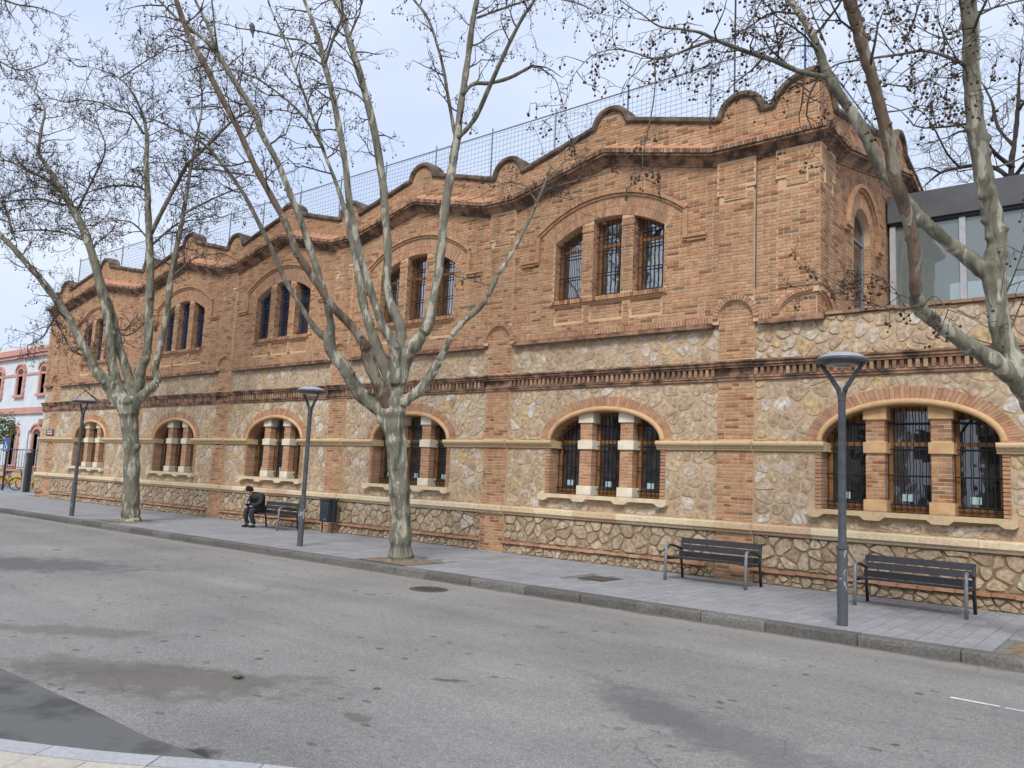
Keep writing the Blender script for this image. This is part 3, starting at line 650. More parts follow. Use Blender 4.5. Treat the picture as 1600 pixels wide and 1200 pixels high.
# shallow upper pilasters with stepped heads
DPU = DU+0.035
for c in PIL:
    zt = 8.19; stepmb = MB()
    stepmb.prism([(c-0.36, 5.44), (c+0.36, 5.44), (c+0.36, zt), (c-0.36, zt)], DU-0.01, DPU, TF)
    stepmb.prism([(c-0.40, zt), (c-0.40, 7.50), (c-0.24, 7.50), (c-0.24, 7.38), (c+0.22, 7.38), (c+0.22, 7.60), (c+0.40, 7.60), (c+0.40, zt)], DU, DPU+0.03, TF)
    stepmb.build('pilaster_strip', 'mortar', bld)
    brick_field(TF, c-0.355, c+0.355, 5.46, 7.52, DPU, lambda x, z: np.full(x.shape, True) if z < 7.36 else (x > c+0.225))
    brick_field(TF, c-0.39, c+0.39, 7.40, 8.16, DPU+0.03, lambda x, z: (z > 7.52) & ((x < c+0.21) | (z > 7.62)) | ((x > c-0.23) & (x < c+0.21)))
c = SX; stepmb = MB()
stepmb.prism([(c-0.65, 5.5), (c+DPU, 5.5), (c+DPU, 8.19), (c-0.65, 8.19)], DU-0.01, DPU, TF)
stepmb.prism([(c-0.69, 8.19), (c-0.69, 7.62), (c-0.48, 7.62), (c-0.48, 7.46), (c-0.08, 7.46), (c-0.08, 7.72), (c+DPU+0.03, 7.72), (c+DPU+0.03, 8.19)], DU, DPU+0.03, TF)
stepmb.prism([(-DPU+0.001, 5.5), (0.65, 5.5), (0.65, 8.19), (-DPU+0.001, 8.19)], DU-0.01, DPU-0.001, TS)
stepmb.prism([(-DPU-0.029, 8.19), (-DPU-0.029, 7.721), (0.08, 7.721), (0.08, 7.46), (0.48, 7.46), (0.48, 7.62), (0.69, 7.62), (0.69, 8.19)], DU, DPU+0.029, TS)
stepmb.build('pilaster_strip', 'mortar', bld)
brick_field(TF, c-0.64, c+DPU-0.004, 5.52, 7.70, DPU, lambda x, z: np.where(z < 7.44, True, (x > c-0.075)))
brick_field(TF, c-0.68, c+DPU+0.025, 7.48, 8.16, DPU+0.03, lambda x, z: ((x > c-0.47) & (x < c-0.09)) | ((z > 7.64) & (x < c-0.09)) | (z > 7.74))
brick_field(TS, -DPU+0.004, 0.64, 5.52, 7.70, DPU-0.001, lambda x, z: np.where(z < 7.44, True, (x < 0.075)))
brick_field(TS, -DPU-0.02, 0.68, 7.48, 8.16, DPU+0.029, lambda x, z: ((x < 0.47) & (x > 0.09)) | ((z > 7.64) & (x > 0.09)) | (z > 7.74))
def side_ok(y, z):
    ok = (z < zc_s(y)-0.03) & (y > 0.66)
    rr_ = np.sqrt((y-SWC)**2+max(z-7.1, 0)**2)
    ok &= ~(rr_ < SWR+(0.30 if z > 7.1 else 0.0)); 
    if z < 5.5: ok &= ~((y < 0.75) & ((y/0.75)**2+(max(z-5.0, 0)/0.48)**2 < 1))
    return ok
brick_field(TS, -0.09, SEND, 4.95, 9.4, DU, side_ok)
brick_field(TF, XE+0.01, SX+DU-0.005, 8.55, 10.2, DU, lambda x, z: (z > zc(x)+0.42) & (z < zp(x)-0.03))
brick_field(TS, -DU+0.005, SEND, 8.55, 10.8, DU, lambda y, z: (z > zc_s(y)+0.42) & (z < zp_s(y)-0.03))
allok = lambda x, z: np.full(x.shape, True)
for c in PIL+[5.64]:
    for z0, z1 in ((0.02, 0.84), (1.10, 2.42), (2.62, 3.76), (4.20, 5.0)):
        if c > 5 and z0 > 4: continue
        brick_field(TF, c-0.36, c+0.36, z0, z1, DP, allok)
    if c < 5: brick_field(TF, c-0.345, c+0.345, 5.0, 5.34, DP, lambda x, z, c=c: (x-c)**2+(z-5.0)**2 < 0.34**2)
brick_field(TF, SX-0.60, SX+DP-.01, 4.93, 5.34, DP, lambda x, z: ((x-SX)/0.60)**2+(max(z-5.0, 0)/0.34)**2 < 1)
brick_field(TS, -DP+0.005, 0.58, 4.95, 5.34, DP-0.002, lambda y, z: (y/0.60)**2+(max(z-5.0, 0)/0.34)**2 < 1)
BR.sort(key=lambda q: q[0])
rest = MB()
for i, (dd, vs_, rr) in enumerate(BR):
    if i < 300:
        t = MB(); t.add(vs_, F5, rr); o_ = np.mean(vs_, 0); t.build('brick', 'brick', bld, origin=tuple(o_))
    else: rest.add(vs_, F5, rr)
tag(rest.build('brickwork', 'brick', bld), kind='stuff')
print('bricks', len(BR))

# ---- soldier course and mouldings at the foot of the upper wall
mould = MB(); sold = MB()
edges = []
xs_e = [XE]+[e for c in PIL[::-1] for e in (c-0.47, c+0.47)]+[SX-0.77]
if xs_e[1] < XE: xs_e = [xs_e[2]]+xs_e[3:]
for i in range(0, len(xs_e)-1, 2):
    a, b = xs_e[i], xs_e[i+1]
    if b-a < 0.05: continue
    mould.prism([(a, 4.84), (b, 4.84), (b, 4.90), (a, 4.90)], -0.05, DU+0.055, TF); mould.prism([(a, 4.90), (b, 4.90), (b, 4.925), (a, 4.925)], -0.05, DU+0.03, TF)
    x_ = a
    while x_ < b-0.03:
        sold.prism([(x_+.005, 4.93), (x_+.060, 4.93), (x_+.060, 5.045), (x_+.005, 5.045)], DU-.01, DU+0.035+rng.uniform(-.006, .006), TF, rng.random()); x_ += 0.068
mould.pbox(SX-0.78, SX+0.19, -0.05, DU+0.045, 4.835, 4.925, TF)
# rings over the blind arches
def ring(m_, T, c, z0, r0, r1, d0, d1, a0=0, a1=math.pi, w=0.066, sy=1.0):
    n_ = max(3, int((a1-a0)*(r0+r1)/2/w))
    for i in range(n_):
        t0 = a0+(a1-a0)*(i+0.08)/n_; t1 = a0+(a1-a0)*(i+0.92)/n_
        m_.prism([(c+r0*math.cos(t0), z0+r0*sy*math.sin(t0)), (c+r1*math.cos(t0), z0+r1*sy*math.sin(t0)), (c+r1*math.cos(t1), z0+r1*sy*math.sin(t1)), (c+r0*math.cos(t1), z0+r0*sy*math.sin(t1))], d0, d1+rng.uniform(-.005, .005), T, rng.random())
for c in PIL: ring(sold, TF, c, 5.0, 0.36, 0.47, DU-.01, DU+0.04)
ring(sold, TF, SX, 5.0, 0.63, 0.75, DU-.01, DU+0.04, math.pi/2, math.pi, sy=0.62); ring(sold, TS, 0.0, 5.0, 0.63, 0.75, DU-.01, DU+0.04, 0, math.pi/2, sy=0.62)
ring(sold, TS, SWC, 7.1, SWR, SWR+0.30, DU-.01, DU+0.012)
tag(sold.build('soldier_bricks', 'brick_arch', bld), kind='stuff'); mould.build('moulding', 'cornice', bld)
# ---- string course with dentils
strc = MB(); dent = MB()
def string(a, b, d, dentils):
    strc.pbox(a, b, -0.02, d+0.05, 3.78, 3.83, TF); strc.pbox(a, b, -0.02, d+0.07, 3.83, 3.865, TF)
    strc.pbox(a, b, -0.02, d+0.10, 4.02, 4.065, TF); strc.pbox(a, b, -0.02, d+0.13, 4.065, 4.12, TF); strc.pbox(a, b, -0.02, d+0.16, 4.12, 4.155, TF)
    strc.pbox(a, b, -0.02, d+0.015, 3.865, 4.02, TF)
    x_ = a
    while dentils and x_ < b-0.06: dent.pbox(x_+0.012, x_+0.075, 0.0, d+0.085+rng.uniform(-.006, .004), 3.866, 4.019, TF, rng.random()); x_ += 0.122
bounds = [XE]+[e for c in PIL[::-1] for e in (c-0.365, c+0.365)]+[5.28, 6.0, 9.4]
for i in range(len(bounds)-1):
    if bounds[i+1]-bounds[i] > 0.02: string(bounds[i], bounds[i+1], DP if i % 2 else 0.0, not i % 2)
strc.build('string_course', 'cornice', bld); tag(dent.build('dentils', 'brick_dark', bld), kind='stuff')
# ---- plinth band (cream blocks), impost band, red tile line
def blocks(name, a, b, d, zs, prof, mat, L=(0.6, 1.1)):
    x_ = a
    while x_ < b-0.01:
        x1 = min(x_+rng.uniform(*L), b)
        if b-x1 < 0.3: x1 = b
        m_ = MB(); sweep(m_, TF, [(x_+.002, zs), (x1-.002, zs)], [(dd+d, dz) for dd, dz in prof], r=rng.random()); m_.build(name, mat, bld, origin=((x_+x1)/2, 0, zs)); x_ = x1
MT['cream_piece'] = piece_mat('cream_blocks', [(0.0, (0.60, 0.43, 0.26)), (0.2, (0.70, 0.56, 0.36)), (0.8, (0.75, 0.64, 0.44)), (1.0, (0.62, 0.42, 0.28))], dirt=(0.36, 0.23, 0.13), dirt_amt=0.45, noise=16, grain=0.25)
MT['impost_piece'] = piece_mat('impost_blocks', [(0.0, (0.56, 0.41, 0.23)), (1.0, (0.66, 0.51, 0.30))], dirt=(0.40, 0.27, 0.15), dirt_amt=0.4, noise=16, grain=0.2)
BANDP = [(-0.02, 0.0), (0.06, 0.0), (0.075, 0.02), (0.075, 0.05), (0.10, 0.055), (0.13, 0.075), (0.13, 0.17), (0.11, 0.185), (-0.02, 0.20)]
IMPP = [(-0.02, 0.0), (0.05, 0.0), (0.055, 0.035), (0.075, 0.04), (0.085, 0.075), (0.12, 0.085), (0.135, 0.105), (0.14, 0.135), (0.125, 0.165), (0.09, 0.175), (-0.02, 0.18)]
for i in range(len(bounds)-1):
    a, b = bounds[i], bounds[i+1]
    if b-a < 0.02: continue
    d = DP if i % 2 else 0.0
    blocks('band_block', a, b, d, 0.88, BANDP, 'cream_piece')
    if i % 2: blocks('impost_block', a, b, d, 2.43, IMPP, 'impost_piece', (2, 3))
    else:
        c = [q for q in BAYS+[WING] if a < q < b]
        if c:
            c = c[0]
            for (x0, x1, s_) in ((a, c-AW+0.08, 1), (c+AW-0.08, b, -1)):
                blocks('impost_block', x0, x1, d, 2.43, IMPP, 'impost_piece', (2, 3))
                xe = x1 if s_ > 0 else x0      # return of the band into the opening
                m_ = MB(); m_.prism([(xe-0.10 if s_ > 0 else xe, 2.435), (xe if s_ > 0 else xe+0.10, 2.435), (xe if s_ > 0 else xe+0.10, 2.60), (xe-0.10 if s_ > 0 else xe, 2.60)], -0.32, -0.021, TF); m_.build('impost_block', 'impost_piece', bld)
        else: blocks('impost_block', a, b, d, 2.43, IMPP, 'impost_piece', (2, 3))
tile = MB(); x_ = XE
while x_ < 9.3:
    L = rng.uniform(0.24, 0.32); i_p = any(abs(x_+L/2-c) < 0.42 for c in PIL+[5.64])
    if not i_p and rng.random() > 0.06: tile.pbox(x_+.004, x_+L-.004, -0.02, 0.085+rng.uniform(-.02, .012), 0.215+rng.uniform(-.008, .008), 0.268, TF, rng.random())
    x_ += L
tag(tile.build('tile_line', 'brick_red', bld), kind='stuff')

# ---- rubble stones (Voronoi cells, each with its own relief)
def clip(poly, px, py, nx, ny):
    out_ = []; n_ = len(poly)
    for i in range(n_):
        a, b = poly[i], poly[(i+1) % n_]; da = (a[0]-px)*nx+(a[1]-py)*ny; db = (b[0]-px)*nx+(b[1]-py)*ny
        if da <= 0: out_.append(a)
        if (da < 0 < db) or (db < 0 < da): t = da/(da-db); out_.append((a[0]+(b[0]-a[0])*t, a[1]+(b[1]-a[1])*t))
    return out_
STONES = []
def stones(a0, a1, z0, z1, sx, sz, d, h, joint, mat, avoid=None, T=TF):
    nx_, nz_ = max(1, round((a1-a0)/sx)), max(1, round((z1-z0)/sz)); wx, wz_ = (a1-a0)/nx_, (z1-z0)/nz_; S = []
    for j in range(-1, nz_+1):
        for i in range(-1, nx_+1):
            S.append((a0+(i+0.5+(0.25 if j % 2 else -0.25)+rng.uniform(-.47, .47))*wx, z0+(j+0.5+rng.uniform(-.47, .47))*wz_))
    S = [q for q in S if rng.random() > 0.2]; A = np.array(S)
    for k, (sx0, sz0) in enumerate(S):
        if not (a0-0.2 < sx0 < a1+0.2 and z0-0.2 < sz0 < z1+0.2): continue
        poly = [(a0, z0), (a1, z0), (a1, z1), (a0, z1)]
        near_ = np.argsort((A[:, 0]-sx0)**2+(A[:, 1]-sz0)**2)[1:16]
        for q in near_:
            mx_, mz_ = (sx0+A[q, 0])/2, (sz0+A[q, 1])/2; poly = clip(poly, mx_, mz_, A[q, 0]-sx0, A[q, 1]-sz0)
            if len(poly) < 3: break
        if len(poly) < 3: continue
        P = np.array(poly); c_ = P.mean(0)
        if avoid is not None:
            if avoid(c_[0], c_[1]) is None: continue
            # subdivide edges, push points out of the opening
            Q = []
            for i in range(len(P)):
                for t in (0, 1/3, 2/3): Q.append(P[i]*(1-t)+P[(i+1) % len(P)]*t)
            Q2 = [avoid(q_[0], q_[1], True) for q_ in Q]
            moved = any(abs(q_[0]-w[0])+abs(q_[1]-w[1]) > 1e-6 for q_, w in zip(Q, Q2))
            if moved: P = np.array(Q2); c_ = P.mean(0)
        # drop near duplicate points, round the corners a little
        keep = [P[i] for i in range(len(P)) if np.linalg.norm(P[i]-P[i-1]) > 0.012]
        if len(keep) < 3: continue
        P = np.array(keep); c_ = P.mean(0)
        ar = 0.5*abs(np.sum(P[:, 0]*np.roll(P[:, 1], -1)-P[:, 1]*np.roll(P[:, 0], -1)))
        if ar < 0.004: continue
        rub = mat == 'stone'; jn = joint*rng.uniform(0.6, 2.6) if rub else joint*rng.uniform(0.7, 1.5)
        for cut in ((0.25, 0.2) if rub else (0.17,)):
            if len(P) > 16: break
            R2 = []
            for i in range(len(P)):
                R2 += [P[i]*(1-cut)+P[i-1]*cut, P[i]*(1-cut)+P[(i+1) % len(P)]*cut]
            P = np.array(R2)
        c_ = P.mean(0); P = c_+(P-c_)*np.array([[rng.uniform(0.90, 1.03)] for _ in P])
        rad = np.sqrt(((P-c_)**2).sum(1)); f = np.clip(1-jn/np.maximum(rad, 1e-3), 0.3, 1)[:, None]
        O = c_+(P-c_)*f; I = c_+(P-c_)*f*rng.uniform(0.90, 0.95); hh = h*rng.uniform(0.5, 1.2); n_ = len(P)
        tilt = (rng.uniform(-.25, .25)*h, rng.uniform(-.25, .25)*h); sc = max(rad.max(), 1e-3)
        vs_ = [T(o[0], d-0.01, o[1]) for o in O]+[T(i_[0], d+hh+(i_[0]-c_[0])/sc*tilt[0]+(i_[1]-c_[1])/sc*tilt[1]+rng.uniform(-.12, .12)*h, i_[1]) for i_ in I]+[T(c_[0], d+hh*1.12, c_[1])]
        fs = [(i, (i+1) % n_, n_+(i+1) % n_, n_+i) for i in range(n_)]+[(n_+i, n_+(i+1) % n_, 2*n_) for i in range(n_)]
        STONES.append((float(np.sum((np.array(vs_[0])-CAM)**2))/ar, vs_, fs, rng.random() if rng.random() > 0.35 else rng.uniform(0.1, 0.6), mat))
def make_avoid(c):
    def av(x, z, push=False):
        dx, dz = x-c, z-AZ; EX, EZ = AW+0.16, AR+0.20
        inside = False
        if z >= 2.43:
            e = math.hypot(dx/EX, max(dz, 0)/EZ)
            if e < 1:
                if not push: return None if math.hypot(dx/(AW), max(dz, 0)/AR) < 1.0 else (x, z)
                e = max(e, 0.05); return (c+dx/e, AZ+max(dz, 0)/e if dz > 0 else z)
        else:
            if abs(dx) < AW+0.10 and z > 1.26:
                if not push: return None
                return (c+math.copysign(AW+0.10, dx), z)
            if abs(dx) < 1.62 and 1.26 <= z < 1.42:
                if not push: return None
        return (x, z)
    return av
for i in range(0, len(bounds)-1, 2):
    a, b = bounds[i], bounds[i+1]
    if b-a < 0.25: continue
    c = [q for q in BAYS+[WING] if a < q < b]; av = make_avoid(c[0]) if c else None
    far = a < -12.5
    s_ = 0.25 if not far else 0.29
    a_, b_ = a+0.004, b-0.004
    stones(a_, b_, 0.29, 0.875, 0.28, 0.22, 0.0, 0.032, 0.010, 'stone_plinth')
    stones(a_, b_, 0.0, 0.20, 0.2, 0.10, 0.0, 0.030, 0.009, 'stone_plinth')
    stones(a_, b_, 1.085, 2.425, s_, s_*0.75, 0.0, 0.013, 0.0075, 'stone', av)
    stones(a_, b_, 2.615, 3.775, s_, s_*0.75, 0.0, 0.013, 0.0075, 'stone', av)
    stones(a_, b_, 4.16, 4.835 if b < 1 or c and c[0] < 0 else 4.90, s_*1.05, s_*0.72, 0.0, 0.010 if b < 1 else 0.022, 0.007, 'stone')
STONES.sort(key=lambda q: q[0])
rest = {'stone': MB(), 'stone_plinth': MB()}
for i, (dd, vs_, fs, rr, mt_) in enumerate(STONES):
    if i < 300:
        t = MB(); t.add(vs_, fs, rr); o_ = np.mean(vs_, 0); t.build('stone', mt_, bld, origin=tuple(o_))
    else: rest[mt_].add(vs_, fs, rr)
tag(rest['stone'].build('rubble', 'stone', bld), kind='stuff'); tag(rest['stone_plinth'].build('plinth_rubble', 'stone_plinth', bld), kind='stuff')
print('stones', len(STONES))
mb = MB()
for i in range(0, len(bounds)-1, 2):
    if bounds[i+1]-bounds[i] > .1: mb.pbox(bounds[i]+.001, bounds[i+1]-.001, -0.1, 0.006, -0.05, 0.875, TF)
mb.build('plinth_backing', 'joint_dark', bld)
# terrace coping of the wing
mb = MB(); x_ = SX+0.2
while x_ < 9.4:
    L = rng.uniform(0.26, 0.34); mb.pbox(x_+.004, x_+L-.004, -0.35, 0.07+rng.uniform(-.015, .02), 4.91+rng.uniform(-.006, .006), 4.965, TF, rng.random()); x_ += L
tag(mb.build('terrace_coping', 'brick_dark', bld), kind='stuff')

# ---- lower windows
def bar(m_, a0, z0, a1, z1, w, d, T):
    m_.tube([T(a0, d, z0), T(a1, d, z1)], w, 5, cap=False)
def grille(top, a, b, zb, levels, d, T, step=0.115, twist=True):
    m_ = MB(); n_ = max(2, round((b-a)/step))
    for i in range(n_+1):
        x_ = a+0.03+(b-a-0.06)*i/n_; zt = top(x_)-0.02
        if twist and 0 < i < n_:
            k_ = 14; m_.tube([T(x_+0.006*math.cos(j*2.1), d+0.006*math.sin(j*2.1), zb+(zt-zb)*j/k_) for j in range(k_+1)], 0.0085, 4, cap=False)
        else: bar(m_, x_, zb, x_, zt, 0.009, d, T)
    for z in levels:
        ok = [x_ for x_ in np.linspace(a+0.01, b-0.01, 24) if top(x_) > z]
        if len(ok) > 2: m_.tube([T(ok[0]-0.02, d, z), T(ok[-1]+0.02, d, z)], 0.013, 5, cap=False)
    return m_
def frame(top, a, b, zb, ztr, d, T, w=0.085, n=10):
    m_ = MB(); e = 0.05
    m_.pbox(a, a+w, d-e, d, zb, top(a+w*.5), T); m_.pbox(b-w, b, d-e, d, zb, top(b-w*.5), T)
    m_.pbox(a+w, b-w, d-e, d-.004, zb, zb+0.11, T); m_.pbox(a+w, b-w, d-e, d-.004, ztr, ztr+0.07, T)
    for i in range(n):
        x0, x1 = a+w+(b-a-2*w)*i/n, a+w+(b-a-2*w)*(i+1)/n
        m_.prism([(x0, top(x0)-w), (x1, top(x1)-w), (x1, top(x1)+.02), (x0, top(x0)+.02)], d-e, d-.004, T)
    return m_
for ci, c in enumerate(BAYS+[WING]):
    wing = c == WING; ltop = lambda x_, c=c: AZ+AR*math.sqrt(max(0.0, 1-((x_-c)/AW)**2)) if abs(x_-c) < AW else AZ
    cw = 0.19
    lights = [(c-AW+.008, c-0.515-0.14), (c-0.515+0.14, c+0.515-0.14), (c+0.515+0.14, c+AW-.008)]
    # arch of brick voussoirs and stone roll
    m_ = MB(); n_ = 60
    for i in range(n_):
        t0, t1 = math.pi*(i+0.04)/n_, math.pi*(i+0.96)/n_
        P = lambda hw, rs, t: (c+hw*math.cos(t), AZ+rs*math.sin(t))
        m_.prism([P(AW+0.05, AR+0.09, t0), P(AW+0.26, AR+0.31, t0), P(AW+0.26, AR+0.31, t1), P(AW+0.05, AR+0.09, t1)], -0.03, 0.035+rng.uniform(-.004, .004), TF, rng.random())
        m_.prism([P(AW-0.007, AR-0.007, t0), P(AW+0.06, AR+0.10, t0), P(AW+0.06, AR+0.10, t1), P(AW-0.007, AR-0.007, t1)], -0.36, 0.0, TF, rng.random())
    arch = m_.build('arch', 'brick_arch', bld); tag(arch, kind='stuff')
    m_ = MB(); m_.tube([TF(c+(AW+0.03)*math.cos(math.pi*i/40), 0.025, AZ+0.0+(AR+0.045)*math.sin(math.pi*i/40)) for i in range(41)], 0.055, 10); m_.build('arch_moulding', 'ochre_stone', bld, smooth=True)
    # brick jambs
    m_ = MB()
    z = 1.43
    while z < 2.40:
        for s_ in (-1, 1):
            x0 = c+s_*(AW-0.006); L = 0.106
            m_.prism([(min(x0, x0+s_*L), z), (max(x0, x0+s_*L), z), (max(x0, x0+s_*L), z+BH), (min(x0, x0+s_*L), z+BH)], -0.36, 0.022+rng.uniform(-.003, .003), TF, rng.random())
        z += CH
    jb = m_.build('jamb', 'brick_arch', bld); tag(jb, kind='stuff')
    # sill with scalloped underside
    z1, zl = 1.42, 1.335; s0, s1 = c-1.60, c+1.60
    pl = [(s0, z1), (s0, 1.31), (s0+0.06, 1.27), (s0+0.18, 1.27), (s0+0.28, zl), (c-0.72, zl), (c-0.64, 1.27), (c-0.40, 1.27), (c-0.32, zl), (c+0.32, zl), (c+0.40, 1.27), (c+0.64, 1.27), (c+0.72, zl), (s1-0.28, zl), (s1-0.18, 1.27), (s1-0.06, 1.27), (s1, 1.31), (s1, z1)]
    m_ = MB(); m_.prism(pl[::-1], -0.36, 0.15, TF); m_.build('sill', 'cream' if not wing else 'impost_piece', bld)
    for sgn in (-0.515, 0.515):
        x0 = c+sgn; zt = ltop(x0)+0.03
        m_ = MB(); m_.pbox(x0-0.15, x0+0.15, -0.36, -0.105, 1.60, 3.06, TF)
        colm = m_.build('column', 'mortar', bld)
        bk = MB(); z = 1.63
        while z < 3.02:
            if not (2.40 < z < 2.62):
                off = 0.0 if int(z/CH) % 2 else 0.10; xx = x0-0.155
                for (u0, u1) in ((xx, x0-0.155+0.2-off), (x0-0.155+0.2-off+0.01, x0+0.155)): bk.prism([(u0, z), (u1, z), (u1, z+BH), (u0, z+BH)], -0.35, -0.098+rng.uniform(-.003, .003), TF, rng.random())
            z += CH
        tag(bk.build('column_bricks', 'brick' if wing else 'brick_red', colm), kind='stuff')
        sm = 'ochre_stone' if wing else 'white_stone'
        for (za, zb, w_) in ((1.42, 1.62, 0.19), (2.42, 2.61, 0.19), (3.0, zt, 0.19)):
            m_ = MB(); m_.pbox(x0-w_, x0+w_, -0.37, -0.06, za, zb, TF); o = m_.build('stone_block', sm, colm)
            bv = o.modifiers.new('b', 'BEVEL'); bv.width = 0.008; bv.segments = 2
    for (a, b) in lights:
        fr = frame(lambda x_: ltop(min(max(x_, c-AW+0.01), c+AW-0.01)), a, b, 1.43, 2.56, -0.36, TF).build('window', 'wood', bld)
        g_ = MB(); g_.add([TF(a, -0.385, 1.42), TF(b, -0.385, 1.42), TF(b, -0.385, 3.3), TF(a, -0.385, 3.3)], [(0, 1, 2, 3)]); g_.build('pane', 'glass', fr)
        grille(lambda x_: ltop(min(max(x_, c-AW+0.03), c+AW-0.03)), a, b, 1.45, (1.56, 2.05, 2.50, 2.95), -0.29, TF).build('grille', 'iron', fr)
        if not wing or True:
            t_ = MB(); xa = a+(b-a)*0.30; t_.pbox(xa, xa+0.16, -0.384, -0.381, 1.62, 1.74, TF); t_.build('notice', flat_mat('notice', (0.45, 0.60, 0.62), 0.6), fr)
# ---- upper windows
vous = MB(); ups = MB()
for ci, c in enumerate(BAYS):
    blue = ci >= 2; hood = MB()
    n_ = 44; th = math.asin(1.43/UR)
    for i in range(n_):
        t0, t1 = -th+2*th*(i+0.06)/n_, -th+2*th*(i+0.94)/n_
        P = lambda r_, t: (c+r_*math.sin(t), UZC+r_*math.cos(t))
        vous.prism([P(UR, t0), P(UR, t1), P(UR+0.185, t1), P(UR+0.185, t0)], DU-0.3, DU+0.010+rng.uniform(-.004, .004), TF, rng.random())
        vous.prism([P(UR+0.195, t0), P(UR+0.195, t1), P(UR+0.375, t1), P(UR+0.375, t0)], DU-.01, DU+0.010+rng.uniform(-.004, .004), TF, rng.random())
    RH = UR+0.42; th2 = math.asin(1.86/RH); k_ = 30
    for (r0, r1, dd) in ((RH, RH+0.06, DU+0.045), (RH+0.06, RH+0.13, DU+0.085)):
        for i in range(k_):
            t0, t1 = -th2+2*th2*i/k_, -th2+2*th2*(i+1)/k_
            hood.prism([(c+r0*math.sin(t0), UZC+r0*math.cos(t0)), (c+r0*math.sin(t1), UZC+r0*math.cos(t1)), (c+r1*math.sin(t1), UZC+r1*math.cos(t1)), (c+r1*math.sin(t0), UZC+r1*math.cos(t0))], DU-.01, dd, TF, 0.6)
    ze = UZC+(RH+0.10)*math.cos(th2)
    for s_ in (-1, 1):
        x0, x1 = sorted((c+s_*1.85, c+s_*1.95)); hood.pbox(x0, x1, DU-.01, DU+0.060, 6.72, ze-.02, TF, 0.55)
        x0, x1 = sorted((c+s_*1.955, c+s_*2.36)); hood.pbox(x0, x1, DU-.01, DU+0.055, 6.70, 6.765, TF, 0.55); 
        x0, x1 = sorted((c+s_*1.845, c+s_*2.37)); hood.pbox(x0, x1, DU-.01, DU+0.09, 6.766, 6.81, TF, 0.65)
    hood.build('hood_moulding', 'brick', bld)
    # sill course and panel mouldings
    x_ = c-1.48
    while x_ < c+1.46: ups.prism([(x_+.005, 5.69), (x_+.062, 5.69), (x_+.062, 5.785), (x_+.005, 5.785)], DU-.3, DU+0.05+rng.uniform(-.005, .005), TF, rng.random()); x_ += 0.0685
    ups.pbox(c-1.5, c+1.5, DU-.01, DU+0.03, 5.645, 5.685, TF, 0.1)
    for mid in (-0.515, 0.515):
        ups.pbox(c+mid-0.16, c+mid+0.16, DU-.02, DU+0.022, 7.30, 7.36, TF, 0.6)
    for a, b in LIGHTS:
        topf = lambda x_, c=c: ztop(x_-c)
        fr = frame(topf, c+a, c+b, 5.79, 6.95, -0.16, TF, w=0.08).build('window', 'bluewood' if blue else 'wood', bld)
        g_ = MB(); g_.add([TF(c+a, -0.185, 5.7), TF(c+b, -0.185, 5.7), TF(c+b, -0.185, 7.7), TF(c+a, -0.185, 7.7)], [(0, 1, 2, 3)]); g_.build('pane', 'glass' if blue else 'glass_up', fr)
        grille(topf, c+a, c+b, 5.80, (5.86, 6.35, 6.85, 7.20), -0.08, TF).build('grille', 'blueiron' if blue else 'iron', fr)
tag(vous.build('voussoirs', 'brick_arch', bld), kind='stuff'); tag(ups.build('sill_bricks', 'brick', bld), kind='stuff')
rev = MB(); z = 5.80
while z < 7.5:
    for c in BAYS:
        for a, b in LIGHTS:
            for e, sg_ in ((a, 1), (b, -1)):
                if z+BH < ztop(e)-0.01:
                    x0, x1 = sorted((c+e, c+e+sg_*0.007)); sp0 = -0.02 if int(z/CH) % 2 else 0.03
                    rev.pbox(x0, x1, -0.15, sp0-0.008, z, z+BH, TF, rng.random()); rev.pbox(x0, x1, sp0+0.004, DU+0.006, z, z+BH, TF, rng.random())
    z += CH
z = 4.95
while z < 7.1:
    rev.pbox(SWC+SWR-0.007, SWC+SWR, -0.05, DU+0.006, z, z+BH, TS, rng.random()); z += CH
tag(rev.build('reveal_bricks', 'brick', bld), kind='stuff')
# side window
m_ = MB()
for (r0, r1, dd) in ((SWR+0.36, SWR+0.42, DU+0.05), (SWR+0.42, SWR+0.50, DU+0.10)):
    for i in range(20):
        t0, t1 = math.pi*i/20, math.pi*(i+1)/20
        m_.prism([(SWC+r0*math.cos(t0), 7.1+r0*math.sin(t0)), (SWC+r1*math.cos(t0), 7.1+r1*math.sin(t0)), (SWC+r1*math.cos(t1), 7.1+r1*math.sin(t1)), (SWC+r0*math.cos(t1), 7.1+r0*math.sin(t1))], DU-.01, dd, TS, 0.6)
for s_ in (-1, 1):
    a, b = sorted((SWC+s_*0.98, SWC+s_*1.30)); m_.pbox(a, b, DU-.01, DU+0.12, 7.02, 7.10, TS, 0.6); m_.pbox(a, b, DU-.01, DU+0.07, 6.94, 7.018, TS, 0.5)
m_.build('hood_moulding', 'brick', bld)
stop = lambda y: 7.1+math.sqrt(max(0, SWR**2-(y-SWC)**2)) if abs(y-SWC) < SWR else 7.1
fr = frame(stop, SWC-SWR+.005, SWC+SWR-.005, 4.9, 7.05, -0.03, TS).build('window', 'galv', bld)
g_ = MB(); g_.add([TS(SWC-SWR, -0.06, 4.9), TS(SWC+SWR, -0.06, 4.9), TS(SWC+SWR, -0.06, 7.8), TS(SWC-SWR, -0.06, 7.8)], [(0, 1, 2, 3)]); g_.build('pane', 'glass', fr)
